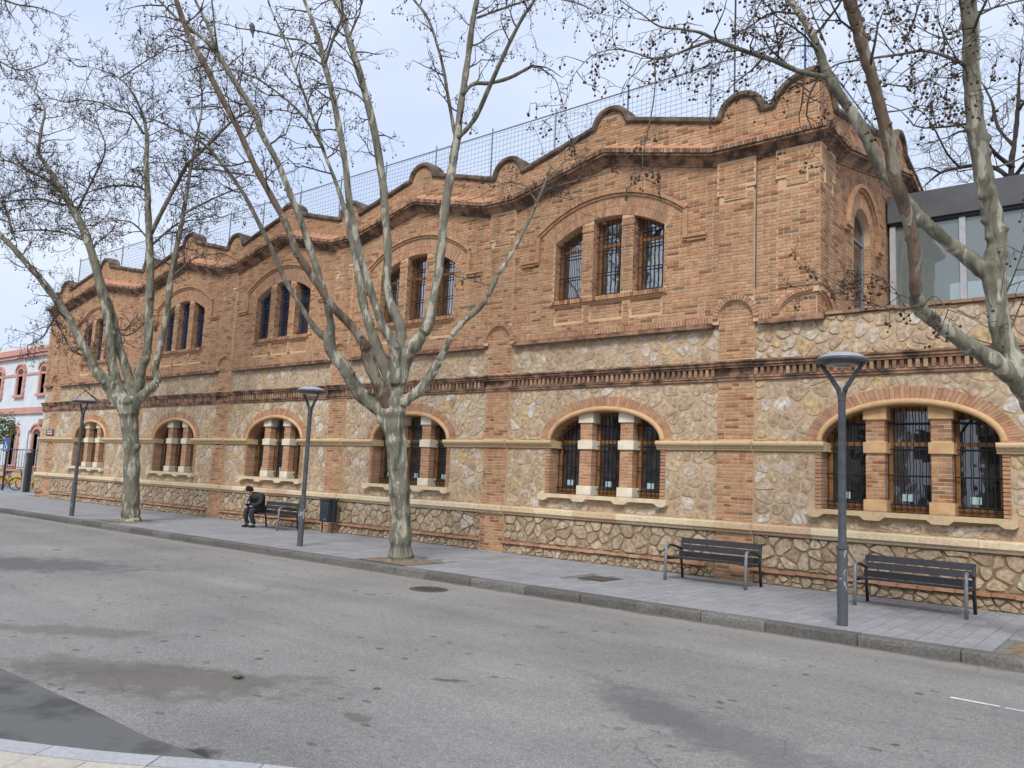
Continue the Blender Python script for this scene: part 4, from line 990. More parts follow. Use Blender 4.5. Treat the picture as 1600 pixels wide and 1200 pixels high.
# downpipe beside the first pilaster and street name plaque
m_ = MB(); m_.tube([(0.03, -DU-0.015, 5.55), (0.03, -DU-0.015, 8.12)], 0.013, 8); m_.build('conduit', 'grey_metal', bld)
pq = thing('street_plaque', 'small dark maroon plaque with two pale lines on the corner pilaster', 'plaque', (-31.95, -DP, 2.7))
m_ = MB(); m_.pbox(-32.36, -31.56, DP+0.012, DP+0.03, 2.70, 2.96, TF); m_.build('plate', flat_mat('maroon', (0.045, 0.012, 0.018), 0.4), pq)
m_ = MB(); m_.pbox(-32.26, -31.72, DP+0.030, DP+0.033, 2.865, 2.915, TF); m_.pbox(-32.26, -31.68, DP+0.030, DP+0.033, 2.755, 2.82, TF); m_.build('lettering', flat_mat('pale', (0.6, 0.5, 0.55), 0.5), pq)

# ---- glass pavilion on the terrace
pvn = thing('glass_pavilion', 'grey framed glass pavilion standing on the terrace beside the brick upper storey', 'pavilion', (4.5, 6.0, 4.55))
PY = 4.6
m_ = MB(); m_.box(1.28, 9.2, PY-0.12, 10.5, 7.93, 8.56); m_.build('fascia', 'grey_metal', pvn)
m_ = MB(); m_.box(1.34, 9.1, PY-0.05, 10.4, 7.86, 7.929); m_.build('soffit', 'iron', pvn)
for i, x_ in enumerate((1.36, 2.78, 4.2, 5.62, 7.04, 8.46)):
    m_ = MB(); m_.box(x_-0.06, x_+0.06, PY-0.03, PY+0.10, 4.55, 7.86); m_.build('mullion', 'alu', pvn)
    if i: 
        m_ = MB(); m_.box(x_-1.36, x_-0.06, PY+0.03, PY+0.05, 4.62, 7.86); m_.build('pane', 'glass2', pvn)
m_ = MB(); m_.box(1.3, 8.5, PY-0.03, PY+0.1, 4.55, 4.63); m_.build('sill_rail', 'alu', pvn)
m_ = MB(); m_.box(1.30, 9.0, 10.3, 10.4, 4.55, 6.3); m_.build('back_wall', noise_mat('pavilion_wall', (0.5, 0.49, 0.46), (0.58, 0.57, 0.54), 2), pvn)
for x_ in (1.4, 3.9, 6.4, 8.9):
    m_ = MB(); m_.box(x_-0.06, x_+0.06, 10.32, 10.4, 6.3, 7.86); m_.build('mullion', 'alu', pvn)
m_ = MB(); m_.box(1.36, 9.0, PY+0.12, 10.3, 7.80, 7.855); m_.build('ceiling', noise_mat('pavilion_ceiling', (0.6, 0.6, 0.58), (0.66, 0.66, 0.64), 2), pvn)
for (x_, y_) in ((2.0, 6.0), (4.6, 8.0), (7.2, 6.5)):
    m_ = MB(); m_.box(x_-0.18, x_+0.18, y_-0.18, y_+0.18, 4.55, 7.79); m_.build('inner_post', 'wood', pvn)
m_ = MB(); m_.box(3.0, 5.6, 6.2, 7.2, 5.25, 5.32); m_.box(3.1, 3.2, 6.3, 7.1, 4.55, 5.25); m_.box(5.4, 5.5, 6.3, 7.1, 4.55, 5.25); m_.build('counter', 'alu', pvn)

# ---- rooftop fence with netting
FY, FX, FZ0, FZ1 = 0.6, 0.72, 8.6, 10.82
fen = thing('rooftop_fence', 'tall net fence on steel posts along the roof edge behind the parapet', 'fence', (-10, FY, 8.6))
xs_ = [-32.6]+[-32.6+2.05*i for i in range(1, 17)]
for x_ in [-32.5+2.08*i for i in range(16)]+[FX]:
    m_ = MB(); m_.tube([(x_, FY, FZ0), (x_, FY, FZ1+0.12)], 0.022, 6); m_.build('post', 'bluepaint' if x_ in (FX,) or abs(x_+3.4) < 0.3 else 'galv', fen)
for y in (2.7, 4.8, 6.9, 9.0, 11.1):
    m_ = MB(); m_.tube([(FX, y, FZ0), (FX, y, FZ1+0.1)], 0.022, 6); m_.build('post', 'bluepaint' if y > 10 else 'galv', fen)
m_ = MB(); m_.tube([(-32.6, FY, FZ1), (FX, FY, FZ1)], 0.018, 6); m_.tube([(FX, FY, FZ1), (FX, 11.2, FZ1)], 0.018, 6); m_.build('top_rail', 'galv', fen)
net = MB(); W_ = 0.0046
x_ = -32.5
while x_ < FX: net.tube([(x_, FY-.02, 8.7), (x_+0.03*math.sin(x_*3), FY-.02+0.02*math.sin(x_*1.7), 9.8), (x_, FY-.02, FZ1)], W_, 3, cap=False); x_ += 0.125
for k in range(17):
    z = 8.75+k*0.125; net.tube([(xx, FY-.02, z+0.02*math.sin(xx*0.9+k)) for xx in np.linspace(-32.5, FX, 70)], W_, 3, cap=False); net.tube([(FX+.02, yy, z+0.02*math.sin(yy+k)) for yy in np.linspace(FY, 11.1, 24)], W_, 3, cap=False)
y = FY
while y < 11.1: net.tube([(FX+.02, y, 8.7), (FX+.02, y, FZ1)], W_, 3, cap=False); y += 0.125
tag(net.build('netting', 'net', fen), kind='stuff')
ant = thing('mast', 'thin dark mast rising above the roof fence', 'mast', (-0.9, FY+0.3, 8.6)); m_ = MB(); m_.tube([(-0.9, FY+0.3, 8.6), (-0.9, FY+0.3, 14.5)], 0.022, 6); m_.build('pole', 'iron', ant)
m_ = MB(); m_.box(-1.0, -0.8, FY+0.2, FY+0.4, 8.6, 8.68); m_.build('base_plate', 'iron', ant)

# ================================================================== STREET FURNITURE
m, nt, bs = new_mat('worn_lamp_paint'); MT['lamp_worn'] = m
p = world_pos(nt, (9, 9, 4.5)); n_ = N(nt, 'ShaderNodeTexNoise', Scale=1.0, Detail=5.0, Roughness=0.6); nt.links.new(p, n_.inputs[0])
r_ = ramp(nt, [(0.0, (0.06, 0.068, 0.077)), (0.60, (0.085, 0.095, 0.105)), (0.625, (0.33, 0.36, 0.37)), (0.8, (0.40, 0.42, 0.43))]); nt.links.new(n_.outputs[0], r_.inputs[0]); nt.links.new(r_.outputs[0], bs.inputs['Base Color']); bs.inputs['Roughness'].default_value = 0.5
def make_lamp(loc, label):
    t = thing('street_lamp', label, 'street lamp', loc, 'forked street lamps along the kerb'); x0, y0, _ = loc
    m_ = MB(); m_.lathe([(0.066, 0.0), (0.066, 0.95), (0.064, 0.97)], 16, (x0, y0, 0)); m_.build('pole_base', 'lamp_worn', t, smooth=False)
    m_ = MB(); m_.lathe([(0.08, 0.97), (0.08, 1.01), (0.062, 1.02)], 16, (x0, y0, 0)); m_.build('collar', 'lamp', t)
    m_ = MB(); m_.lathe([(0.052, 1.0), (0.047, 2.9), (0.054, 2.91), (0.054, 3.02), (0.045, 3.04)], 16, (x0, y0, 0)); m_.build('pole', 'lamp', t)
    for s_ in (-1, 1):
        m_ = MB(); m_.tube([(x0+s_*v_, y0, z) for v_, z in ((0.02, 2.98), (0.05, 3.08), (0.14, 3.22), (0.24, 3.36), (0.31, 3.44))], [0.034, 0.034, 0.03, 0.026, 0.022], 8); m_.build('fork_arm', 'lamp', t, smooth=True)
    m_ = MB(); m_.lathe([(0.02, 3.40), (0.26, 3.405), (0.325, 3.43), (0.335, 3.45), (0.32, 3.475)], 32, (x0, y0, 0)); m_.build('luminaire_body', 'lamp', t, smooth=True)
    m_ = MB(); m_.lathe([(0.318, 3.476), (0.30, 3.495), (0.24, 3.53), (0.14, 3.56), (0.02, 3.572)], 32, (x0, y0, 0)); m_.build('luminaire_hood', 'lamp_top', t, smooth=True)
    m_ = MB(); m_.lathe([(0.02, 3.375), (0.15, 3.38), (0.20, 3.395), (0.20, 3.404)], 24, (x0, y0, 0)); m_.build('lens', 'lens', t, smooth=True)
make_lamp((2.68, -3.65, 0), 'forked grey street lamp beside two empty black benches, its base paint worn')
make_lamp((-8.98, -3.5, 0), 'forked grey street lamp on the kerb beside the bench with the seated person')
make_lamp((-19.6, -3.95, 0), 'forked grey street lamp farthest along the kerb, before the last arched window')

def make_bench(cx, yf, label, group='park benches against the wall'):
    t = thing('bench', label, 'bench', (cx, yf+0.35, 0), group); L = 0.78
    yb = yf+0.62
    for i, (z0, y0) in enumerate(((0.69, yb+0.05), (0.575, yb+0.015))):
        m_ = MB(); m_.add([(cx-L, y0-.02, z0-.05), (cx+L, y0-.02, z0-.05), (cx+L, y0+.015, z0-.05), (cx-L, y0+.015, z0-.05), (cx-L, y0+.005, z0+.05), (cx+L, y0+.005, z0+.05), (cx+L, y0+.04, z0+.05), (cx-L, y0+.04, z0+.05)], [(0, 3, 2, 1), (4, 5, 6, 7), (0, 1, 5, 4), (1, 2, 6, 5), (2, 3, 7, 6), (3, 0, 4, 7)]); o = m_.build('back_slat', 'slat', t)
        bv = o.modifiers.new('b', 'BEVEL'); bv.width = 0.006; bv.segments = 2
    for i, y0 in enumerate((yf+0.08, yf+0.20, yf+0.32, yf+0.44)):
        m_ = MB(); zz_ = 0.435-0.012*i; m_.box(cx-L, cx+L, y0-0.05, y0+0.05, zz_-0.03, zz_); o = m_.build('seat_slat', 'slat', t)
        bv = o.modifiers.new('b', 'BEVEL'); bv.width = 0.006; bv.segments = 2
    m_ = MB(); m_.box(cx-L, cx+L, yb-0.06, yb-0.03, 0.40, 0.50); m_.build('seat_slat', 'slat', t)
    for s_ in (-1, 1):
        x0 = cx+s_*(L-0.02)
        m_ = MB(); m_.tube([(x0, yf, 0), (x0, yf+.005, 0.30), (x0, yf+0.015, 0.55), (x0, yf+0.04, 0.605), (x0, yf+0.10, 0.625)], 0.027, 8); m_.build('front_leg', 'steel', t, smooth=True)
        m_ = MB(); m_.tube([(x0, yf+0.09, 0.622), (x0, yf+0.25, 0.62), (x0, yf+0.45, 0.58), (x0, yb, 0.54)], 0.022, 8); m_.build('armrest', 'slat', t, smooth=True)
        m_ = MB(); m_.tube([(x0, yb+0.07, 0), (x0, yb+0.0, 0.40), (x0, yb+0.045, 0.72)], 0.026, 8); m_.tube([(x0, yf+0.01, 0.385), (x0, yb, 0.37)], 0.02, 6); m_.build('rear_leg', 'slat', t, smooth=True)
make_bench(2.96, -1.43, 'empty black slatted bench with grey legs under the wide ochre columned window')
make_bench(-0.38, -1.28, 'empty black slatted bench with grey legs before the brick pilaster, beside the access cover')
make_bench(-13.72, -1.32, 'black slatted bench with a person in black sitting at one end')
# litter bin
bx, by = -12.0, -0.38
bn = thing('litter_bin', 'dark blue grey litter bin hung between two posts by the wall', 'litter bin', (bx, by, 0))
for s_ in (-1, 1):
    m_ = MB(); m_.tube([(bx+s_*0.225, by, 0), (bx+s_*0.225, by, 0.90)], 0.022, 8); m_.build('post', 'binpaint', bn)
m_ = MB(); m_.prism([(-0.17, 0.30), (0.17, 0.30), (0.19, 0.86), (-0.19, 0.86)], -0.17, 0.17, lambda a, d, z: (bx+a, by-d, z)); o = m_.build('basket', 'binpaint', bn); bv = o.modifiers.new('b', 'BEVEL'); bv.width = 0.03; bv.segments = 3
m_ = MB(); m_.prism([(-0.20, 0.862), (0.20, 0.862), (0.19, 0.93), (-0.19, 0.93)], -0.18, 0.18, lambda a, d, z: (bx+a, by-d, z)); m_.build('hood', 'slat', bn)
m_ = MB(); m_.box(bx+0.06, bx+0.11, by-0.185, by-0.172, 0.37, 0.39); m_.build('badge', 'alu', bn)

# ---- person on the bench
def skin_mesh(name, joints, edges, mat, parent, sub=2):
    me = bpy.data.meshes.new(name); me.from_pydata([j[:3] for j in joints], edges, []); me.materials.append(MT[mat])
    o = bpy.data.objects.new(name, me); COL.objects.link(o)
    sk = o.modifiers.new('skin', 'SKIN'); sk.use_smooth_shade = True
    if not me.skin_vertices:
        bm = bmesh.new(); bm.from_mesh(me); bm.verts.layers.skin.verify(); bm.to_mesh(me); bm.free()
    for i, j in enumerate(joints):
        r_ = j[3]; me.skin_vertices[0].data[i].radius = r_ if isinstance(r_, tuple) else (r_, r_)
        me.skin_vertices[0].data[i].use_root = (i == 0)
    ss = o.modifiers.new('sub', 'SUBSURF'); ss.levels = sub; ss.render_levels = sub
    attach(o, parent); return o
px, py = -14.22, -1.02       # seat position
per = thing('person', 'person in black jacket and knit cap sitting bent over a phone', 'person', (px, py, 0))
Z = 0.435
J = [(px, py-0.02, Z+0.10, (0.15, 0.13)), (px, py-0.07, Z+0.27, (0.185, 0.165)), (px, py-0.20, Z+0.41, (0.21, 0.175)), (px, py-0.30, Z+0.475, (0.145, 0.12)), (px, py-0.37, Z+0.51, 0.07),
     (px+0.21, py-0.17, Z+0.46, 0.09), (px+0.27, py-0.24, Z+0.27, 0.075), (px+0.22, py-0.36, Z+0.20, 0.06), (px+0.10, py-0.43, Z+0.24, 0.042),
     (px-0.21, py-0.17, Z+0.46, 0.09), (px-0.27, py-0.24, Z+0.27, 0.075), (px-0.22, py-0.36, Z+0.20, 0.06), (px-0.08, py-0.43, Z+0.24, 0.042)]
skin_mesh('jacket', J, [(0, 1), (1, 2), (2, 3), (3, 4), (2, 5), (5, 6), (6, 7), (7, 8), (2, 9), (9, 10), (10, 11), (11, 12)], 'jacket', per)
J = [(px, py, Z+0.09, (0.15, 0.11)), (px+0.10, py-0.08, Z+0.085, 0.095), (px+0.12, py-0.42, Z+0.06, 0.088), (px+0.11, py-0.36, Z-0.18, 0.075), (px+0.11, py-0.25, 0.09, 0.055),
     (px-0.10, py-0.08, Z+0.085, 0.085), (px-0.12, py-0.44, Z+0.06, 0.075), (px-0.12, py-0.41, Z-0.18, 0.07), (px-0.12, py-0.32, 0.09, 0.055)]
skin_mesh('trousers', J, [(0, 1), (1, 2), (2, 3), (3, 4), (0, 5), (5, 6), (6, 7), (7, 8)], 'trouser', per)
# head, neck and hands
hx, hy, hz = px, py-0.44, Z+0.585
J = [(px, py-0.34, Z+0.47, 0.05), (px, py-0.39, Z+0.53, 0.055), (hx, hy+0.01, hz, (0.075, 0.092)), (hx, hy-0.03, hz-0.06, (0.062, 0.07)), (hx, hy-0.03, hz+0.06, (0.072, 0.085)), (hx, hy-0.115, hz-0.045, 0.014)]
skin_mesh('head', J, [(0, 1), (1, 2), (2, 3), (2, 4), (3, 5)], 'skin', per)
for s_ in (-1, 1):
    wx_, wy_, wz2 = px+s_*0.09, py-0.44, Z+0.245; J = [(wx_, wy_, wz2, 0.028), (wx_-s_*0.035, wy_-0.04, wz2+0.015, (0.036, 0.02))]; E_ = [(0, 1)]
    for k in range(4):
        b0 = (wx_-s_*(0.045+0.0), wy_-0.05+0.018*k-0.02, wz2+0.03-0.012*k); J += [(b0[0], b0[1]-.01, b0[2], 0.009), (b0[0]-s_*0.022, b0[1]-0.018, b0[2]+0.012, 0.0085), (b0[0]-s_*0.036, b0[1]-0.006, b0[2]+0.024, 0.0075)]
        n0 = len(J)-3; E_ += [(1, n0), (n0, n0+1), (n0+1, n0+2)]
    J += [(wx_-s_*0.02, wy_-0.02, wz2+0.04, 0.010), (wx_-s_*0.035, wy_-0.03, wz2+0.06, 0.009)]; E_ += [(0, len(J)-2), (len(J)-2, len(J)-1)]
    skin_mesh('hand', J, E_, 'skin', per, 1)
m_ = MB(); cp = [(0.0, 0.135), (0.05, 0.128), (0.085, 0.10), (0.102, 0.055), (0.106, 0.02), (0.102, -0.005)]
m_.lathe(cp[::-1], 18, (hx, hy+0.015, hz+0.015)); m_.v = [(x_, hy+0.015+(y_-hy-0.015)*1.08-(z_-hz)*0.25, z_) for x_, y_, z_ in m_.v]; m_.build('cap', 'cap', per, smooth=True)
m_ = MB(); m_.add([(hx-0.06, hy-0.10, hz+0.035), (hx+0.06, hy-0.10, hz+0.035), (hx+0.045, hy-0.175, hz+0.015), (hx-0.045, hy-0.175, hz+0.015), (hx-0.06, hy-0.10, hz+0.045), (hx+0.06, hy-0.10, hz+0.045), (hx+0.045, hy-0.175, hz+0.025), (hx-0.045, hy-0.175, hz+0.025)], [(0, 3, 2, 1), (4, 5, 6, 7), (0, 1, 5, 4), (1, 2, 6, 5), (2, 3, 7, 6), (3, 0, 4, 7)]); m_.build('cap_peak', 'cap', per)
for s_, yy in ((1, py-0.28), (-1, py-0.35)):
    xx = px+s_*0.115; J = [(xx, yy+0.03, 0.075, 0.05), (xx, yy+0.02, 0.045, (0.05, 0.042)), (xx, yy-0.09, 0.04, (0.048, 0.036)), (xx, yy-0.17, 0.034, (0.04, 0.028))]
    skin_mesh('shoe', J, [(0, 1), (1, 2), (2, 3)], 'shoe', per)
ph = thing('phone', 'small pale phone held in the seated person\'s hands', 'phone', (px, py-0.51, Z+0.24))
m_ = MB(); m_.box(px-0.045, px+0.03, py-0.525, py-0.515, Z+0.23, Z+0.37); m_.build('shell', 'phone', ph)

# ================================================================== FAR LEFT: pink trimmed building, railing, bicycles, signs
MT['paleblue'] = noise_mat('pale_blue_render', (0.56, 0.62, 0.66), (0.66, 0.71, 0.74), 1.5, 0.9, 0.1)
MT['pink'] = noise_mat('pink_trim', (0.50, 0.25, 0.20), (0.58, 0.32, 0.26), 2.5, 0.85, 0.1)
pk = thing('pale_building', 'pale blue rendered building with pink window surrounds and cornices', 'building', (-56, 5.5, 0))
GY = 5.5
TP = lambda a, d, z: (a, GY-d, z)
PKW = [-48.2-3.7*i for i in range(7)]
hol = []
for x_ in PKW:
    hol.append([(x_-0.45, 5.75), (x_+0.45, 5.75)]+[(x_+0.45*math.cos(math.pi*i/8), 7.25+0.2*math.sin(math.pi*i/8)) for i in range(9)])
    hol.append([(x_-0.55, 1.2), (x_+0.55, 1.2)]+[(x_+0.55*math.cos(math.pi*i/8), 3.2+0.3*math.sin(math.pi*i/8)) for i in range(9)])
plate('wall', [(-76, 0), (-41, 0), (-41, 9.1), (-76, 9.1)], hol, -0.4, 0.0, TP, 'paleblue', pk)
m_ = MB(); m_.box(-76, -41, GY+0.41, GY+9, 0, 8.9); m_.build('body', 'paleblue', pk)
m_ = MB(); m_.pbox(-76, -41, -.01, 0.22, 8.15, 8.35, TP); m_.pbox(-76, -41, -.01, 0.32, 8.352, 8.72, TP); m_.build('cornice', 'pink', pk)
m_ = MB(); m_.pbox(-76, -41, -.01, 0.14, 4.48, 4.88, TP); m_.build('floor_band', 'pink', pk)
m_ = MB(); m_.pbox(-76, -41, -.01, 0.05, 6.98, 7.14, TP); m_.build('string_band', 'pink', pk)
for x_ in PKW:
    for (hw, z0, zs, rs) in ((0.45, 5.75, 7.25, 0.2), (0.55, 1.2, 3.2, 0.3)):
        m_ = MB()
        for s_ in (-1, 1):
            a, b = sorted((x_+s_*hw, x_+s_*(hw+0.24))); m_.pbox(a, b, -0.35, 0.10, z0-.02, zs, TP)
            for k in range(4): 
                a2, b2 = sorted((x_+s_*(hw+0.241), x_+s_*(hw+0.33))); m_.pbox(a2, b2, -.01, 0.08, z0+0.1+k*0.42, z0+0.3+k*0.42, TP)
        for i in range(10):
            t0, t1 = math.pi*i/10, math.pi*(i+1)/10
            for (r0, r1, dd) in ((0.0, 0.24, 0.10), (0.24, 0.36, 0.18)):
                P = lambda r_, t: (x_+(hw+r_)*math.cos(t), zs+(rs+r_)*math.sin(t)); m_.prism([P(r0, t0), P(r1, t0), P(r1, t1), P(r0, t1)], -.3, dd, TP)
        m_.pbox(x_-hw-0.34, x_+hw+0.34, -.3, 0.18, z0-0.2, z0-0.02, TP)
        w_ = m_.build('window', 'pink', pk)
        g_ = MB(); g_.box(x_-hw, x_+hw, GY+0.25, GY+0.27, z0, zs+rs); g_.build('pane', 'glass', w_)
        g_ = MB(); g_.box(x_-0.04, x_+0.04, GY+0.2, GY+0.249, z0, zs+rs); g_.box(x_-hw, x_-hw+.07, GY+0.2, GY+0.249, z0, zs+rs); g_.box(x_+hw-.07, x_+hw, GY+0.2, GY+0.249, z0, zs+rs); g_.build('frame', 'paint_white', w_)
m_ = MB(); m_.box(-47.75, -47.35, GY-0.25, GY, 3.75, 4.1); m_.build('alarm_box', 'brick_red', pk)
bk_ = thing('brown_block', 'brown flat roofed block rising behind the pale blue building', 'building', (-66, 19, 0))
m_ = MB(); m_.box(-95, -56, 17, 26, 0, 12.2); m_.build('wall', noise_mat('brown_render', (0.22, 0.14, 0.11), (0.30, 0.2, 0.16), 2), bk_)
m_ = MB(); m_.box(-95.2, -55.8, 16.8, 26.2, 12.2, 12.5); m_.build('roof', noise_mat('roof_grey', (0.3, 0.28, 0.26), (0.4, 0.38, 0.36), 2), bk_)
for x_ in (-60, -64, -68, -72):
    w_ = MB(); w_.box(x_-0.6, x_+0.6, 16.9, 17.05, 9.0, 10.6); w_.build('window', 'glass', bk_)
antn = thing('roof_aerial', 'thin television aerial on the far roof', 'aerial', (-64.5, 18, 12.5)); m_ = MB(); m_.tube([(-64.5, 18, 12.5), (-64.5, 18, 15.6)], 0.03, 5); m_.build('pole', 'galv', antn)
m_ = MB()
for k in range(5): m_.tube([(-65.3, 18, 14.4+k*.25), (-63.7, 18, 14.45+k*.25)], 0.018, 4)
m_.build('elements', 'galv', antn)
# low stone wall with railing
rl = thing('railing_wall', 'low stone wall with brick coping and thin iron railing', 'railing', (-46, 4.0, 0))
m_ = MB(); m_.box(-62, -33.6, 4.0, 4.35, 0, 0.86); m_.build('wall', 'mortar_stone', rl)
m_ = MB(); m_.box(-62, -33.6, 3.95, 4.4, 0.86, 1.0); m_.build('coping', 'brick_red', rl)
m_ = MB(); m_.tube([(-62, 4.17, 2.15), (-33.6, 4.17, 2.15)], 0.03, 5); m_.tube([(-62, 4.17, 1.12), (-33.6, 4.17, 1.12)], 0.02, 5); m_.build('rail', 'iron', rl)
x_ = -60.0
while x_ < -34: m_ = MB(); m_.tube([(x_, 4.17, 1.0), (x_, 4.17, 2.15)], 0.014, 5); m_.build('baluster', 'iron', rl); x_ += 0.42
# docked hire bicycles
MT['yellow'] = flat_mat('yellow_paint', (0.62, 0.34, 0.02), 0.4)
def make_bike(x0, y0, rz, label):
    t = thing('hire_bicycle', label, 'bicycle', (x0, y0, 0), 'yellow hire bicycles in a rack', rz)
    def B(m_, nm, mt_, p=None, sm=True):
        o = m_.build(nm, mt_, None, smooth=sm); o.parent = p or t; return o
    wheels = []
    for xx in (-0.52, 0.52):
        m_ = MB(); m_.tube([(xx+0.31*math.cos(2*math.pi*i/24), 0, 0.335+0.31*math.sin(2*math.pi*i/24)) for i in range(25)], 0.026, 6, cap=False); w_ = B(m_, 'wheel', 'slat')
        m_ = MB()
        for k in range(10): m_.tube([(xx, 0, 0.335), (xx+0.29*math.cos(k*.628), 0, 0.335+0.29*math.sin(k*.628))], 0.005, 3, cap=False)
        m_.tube([(xx, -0.05, 0.335), (xx, 0.05, 0.335)], 0.03, 8); B(m_, 'spokes', 'galv', w_)
        m_ = MB(); m_.tube([(xx+0.36*math.cos(a_), 0, 0.335+0.36*math.sin(a_)) for a_ in np.linspace(0.3, 2.8, 12)], 0.035, 6); B(m_, 'mudguard', 'yellow')
    m_ = MB(); m_.tube([(0.47, 0, 0.62), (0.1, 0, 0.36), (-0.1, 0, 0.32)], 0.045, 8); m_.tube([(-0.1, 0, 0.3), (-0.22, 0, 0.78)], 0.034, 8); m_.tube([(-0.52, 0, 0.335), (-0.1, 0, 0.32)], 0.025, 6); m_.tube([(-0.52, 0, 0.335), (-0.18, 0, 0.66)], 0.022, 6); B(m_, 'frame', 'yellow')
    m_ = MB(); m_.tube([(0.52, 0, 0.335), (0.47, 0, 0.62), (0.40, 0, 1.0)], 0.025, 8); B(m_, 'fork', 'iron')
    m_ = MB(); m_.tube([(0.30, -0.28, 1.06), (0.40, -0.12, 1.02), (0.40, 0.12, 1.02), (0.30, 0.28, 1.06)], 0.018, 6); B(m_, 'handlebar', 'iron')
    m_ = MB(); m_.lathe([(0.03, 0.0), (0.11, 0.02), (0.12, 0.05), (0.05, 0.07)], 12, (-0.27, 0, 0.80)); B(m_, 'saddle', 'slat')
    m_ = MB(); m_.box(0.42, 0.62, -0.15, 0.15, 0.72, 0.92); B(m_, 'basket', 'iron', None, False)
    return t
for i, (x0, y0) in enumerate(((-39.3, 2.0), (-41.6, 2.0), (-43.9, 2.0))):
    make_bike(x0, y0, R(70), ['yellow hire bicycle docked next to the brick building corner', 'yellow hire bicycle docked between two others', 'yellow hire bicycle docked below the orange tree'][i])
    dk = thing('dock_post', ['grey steel dock holding the bicycle next to the brick building', 'grey steel dock holding the middle bicycle', 'grey steel dock holding the bicycle below the orange tree'][i], 'dock', (x0+0.9, y0+0.35, 0), 'bicycle docks'); m_ = MB(); m_.prism([(x0+0.80, 0), (x0+1.0, 0), (x0+0.94, 0.85), (x0+0.74, 0.85)], -0.1, 0.1, lambda a, d, z: (a, y0+0.35-d, z)); m_.build('post', 'alu', dk)
    m_ = MB(); m_.box(x0+0.72, x0+0.96, y0+0.2, y0+0.5, 0.85, 0.93); m_.build('head', 'grey_metal', dk)
tt = thing('kiosk', 'slim dark bicycle station kiosk behind the docked bicycles', 'kiosk', (-38.0, 1.4, 0))
m_ = MB(); m_.box(-38.3, -37.75, 1.3, 1.55, 0.0, 1.95); o = m_.build('body', 'slat', tt); bv = o.modifiers.new('b', 'BEVEL'); bv.width = 0.03
m_ = MB(); m_.box(-38.22, -37.83, 1.285, 1.298, 1.2, 1.7); m_.build('screen', 'glass', tt)
pt = thing('sign_post', 'slim pale grey post without a sign beside the kiosk', 'post', (-37.0, 0.9, 0)); m_ = MB(); m_.tube([(-37.0, 0.9, 0), (-37.0, 0.9, 2.95)], 0.035, 8); m_.build('pole', 'alu', pt); m_ = MB(); m_.lathe([(0.04, 2.95), (0.04, 3.0), (0.01, 3.03)], 10, (-37.0, 0.9, 0)); m_.build('finial', 'alu', pt)
sg = thing('parking_sign', 'square blue sign with white wheelchair symbol on a dark post', 'sign', (-39.6, 0.9, 0))
m_ = MB(); m_.tube([(-39.6, 0.95, 0), (-39.6, 0.95, 2.6)], 0.05, 8); m_.build('pole', 'iron', sg)
m_ = MB(); m_.box(-39.95, -39.22, 0.86, 0.895, 1.95, 2.62); m_.build('panel', flat_mat('sign_blue', (0.02, 0.10, 0.28), 0.4), sg)
m_ = MB(); m_.tube([(-39.58+0.14*math.cos(a_), 0.855, 2.18+0.14*math.sin(a_)) for a_ in np.linspace(2.4, 6.2, 14)], 0.018, 4); m_.tube([(-39.62, 0.855, 2.46), (-39.60, 0.855, 2.26), (-39.46, 0.855, 2.26), (-39.38, 0.855, 2.10)], 0.02, 4); m_.build('symbol', 'paint_white', sg)

# leafy orange tree at the far left
m, nt, bs = new_mat('leaf_green'); g = nt.nodes.new('ShaderNodeAttribute'); g.attribute_name = 'rnd'
r_ = ramp(nt, [(0.0, (0.03, 0.055, 0.012)), (0.7, (0.08, 0.12, 0.025)), (0.93, (0.14, 0.16, 0.03)), (1.0, (0.5, 0.22, 0.02))]); nt.links.new(g.outputs['Fac'], r_.inputs[0]); nt.links.new(r_.outputs[0], bs.inputs['Base Color']); bs.inputs['Roughness'].default_value = 0.5; MT['leaf_green'] = m
ot = thing('orange_tree', 'small round leafy orange tree above the blue sign', 'tree', (-42.3, 1.0, 0))
m_ = MB(); m_.tube([(-42.3, 1.0, 0), (-42.28, 1.02, 1.2), (-42.3, 1.0, 2.4), (-42.25, 1.0, 3.2)], [0.1, 0.085, 0.07, 0.04], 8)
for k in range(6): a_ = k*1.05; m_.tube([(-42.3, 1.0, 2.0+0.1*k), (-42.3+0.6*math.cos(a_), 1.0+0.6*math.sin(a_), 2.7+.1*k)], [0.04, 0.015], 6)
m_.build('trunk', 'bark_brown', ot, smooth=True)
m_ = MB()
for k in range(2600):
    d_ = np.array([rng.gauss(0, 1) for _ in range(3)]); d_ /= np.linalg.norm(d_); rad = 1.45*rng.uniform(0.45, 1.0)**0.5*(0.82+0.25*math.sin(d_[0]*5+d_[2]*4)*math.cos(d_[1]*5))
    c_ = np.array([-42.3, 1.0, 3.1])+d_*rad*np.array([1, 1, 0.85]); a_ = np.array([rng.gauss(0, 1) for _ in range(3)]); a_ /= np.linalg.norm(a_); b_ = np.cross(a_, d_); b_ /= np.linalg.norm(b_)+1e-6
    m_.add([tuple(c_-a_*.07), tuple(c_+b_*.035), tuple(c_+a_*.07), tuple(c_-b_*.035)], [(0, 1, 2, 3)], rng.random())
m_.build('crown', 'leaf_green', ot)

# building across the street (seen only as reflections in the panes)
op = thing('apartment_block', 'plain beige apartment block across the street from the brick building', 'building', (-10, -36, 0))
m_ = MB(); m_.box(-60, -8, -46, -36, -0.13, 9.5); m_.box(-2, 40, -46, -36.2, -0.13, 7.5); m_.build('wall', noise_mat('beige_render', (0.30, 0.25, 0.2), (0.38, 0.33, 0.27), 0.6), op)
for i in range(30):
    for z in (1.0, 4.0, 7.0):
        m_ = MB(); m_.box(-58+i*3.3, -56.6+i*3.3, -36.02, -35.9, z, z+1.7); m_.build('window', 'glass', op)

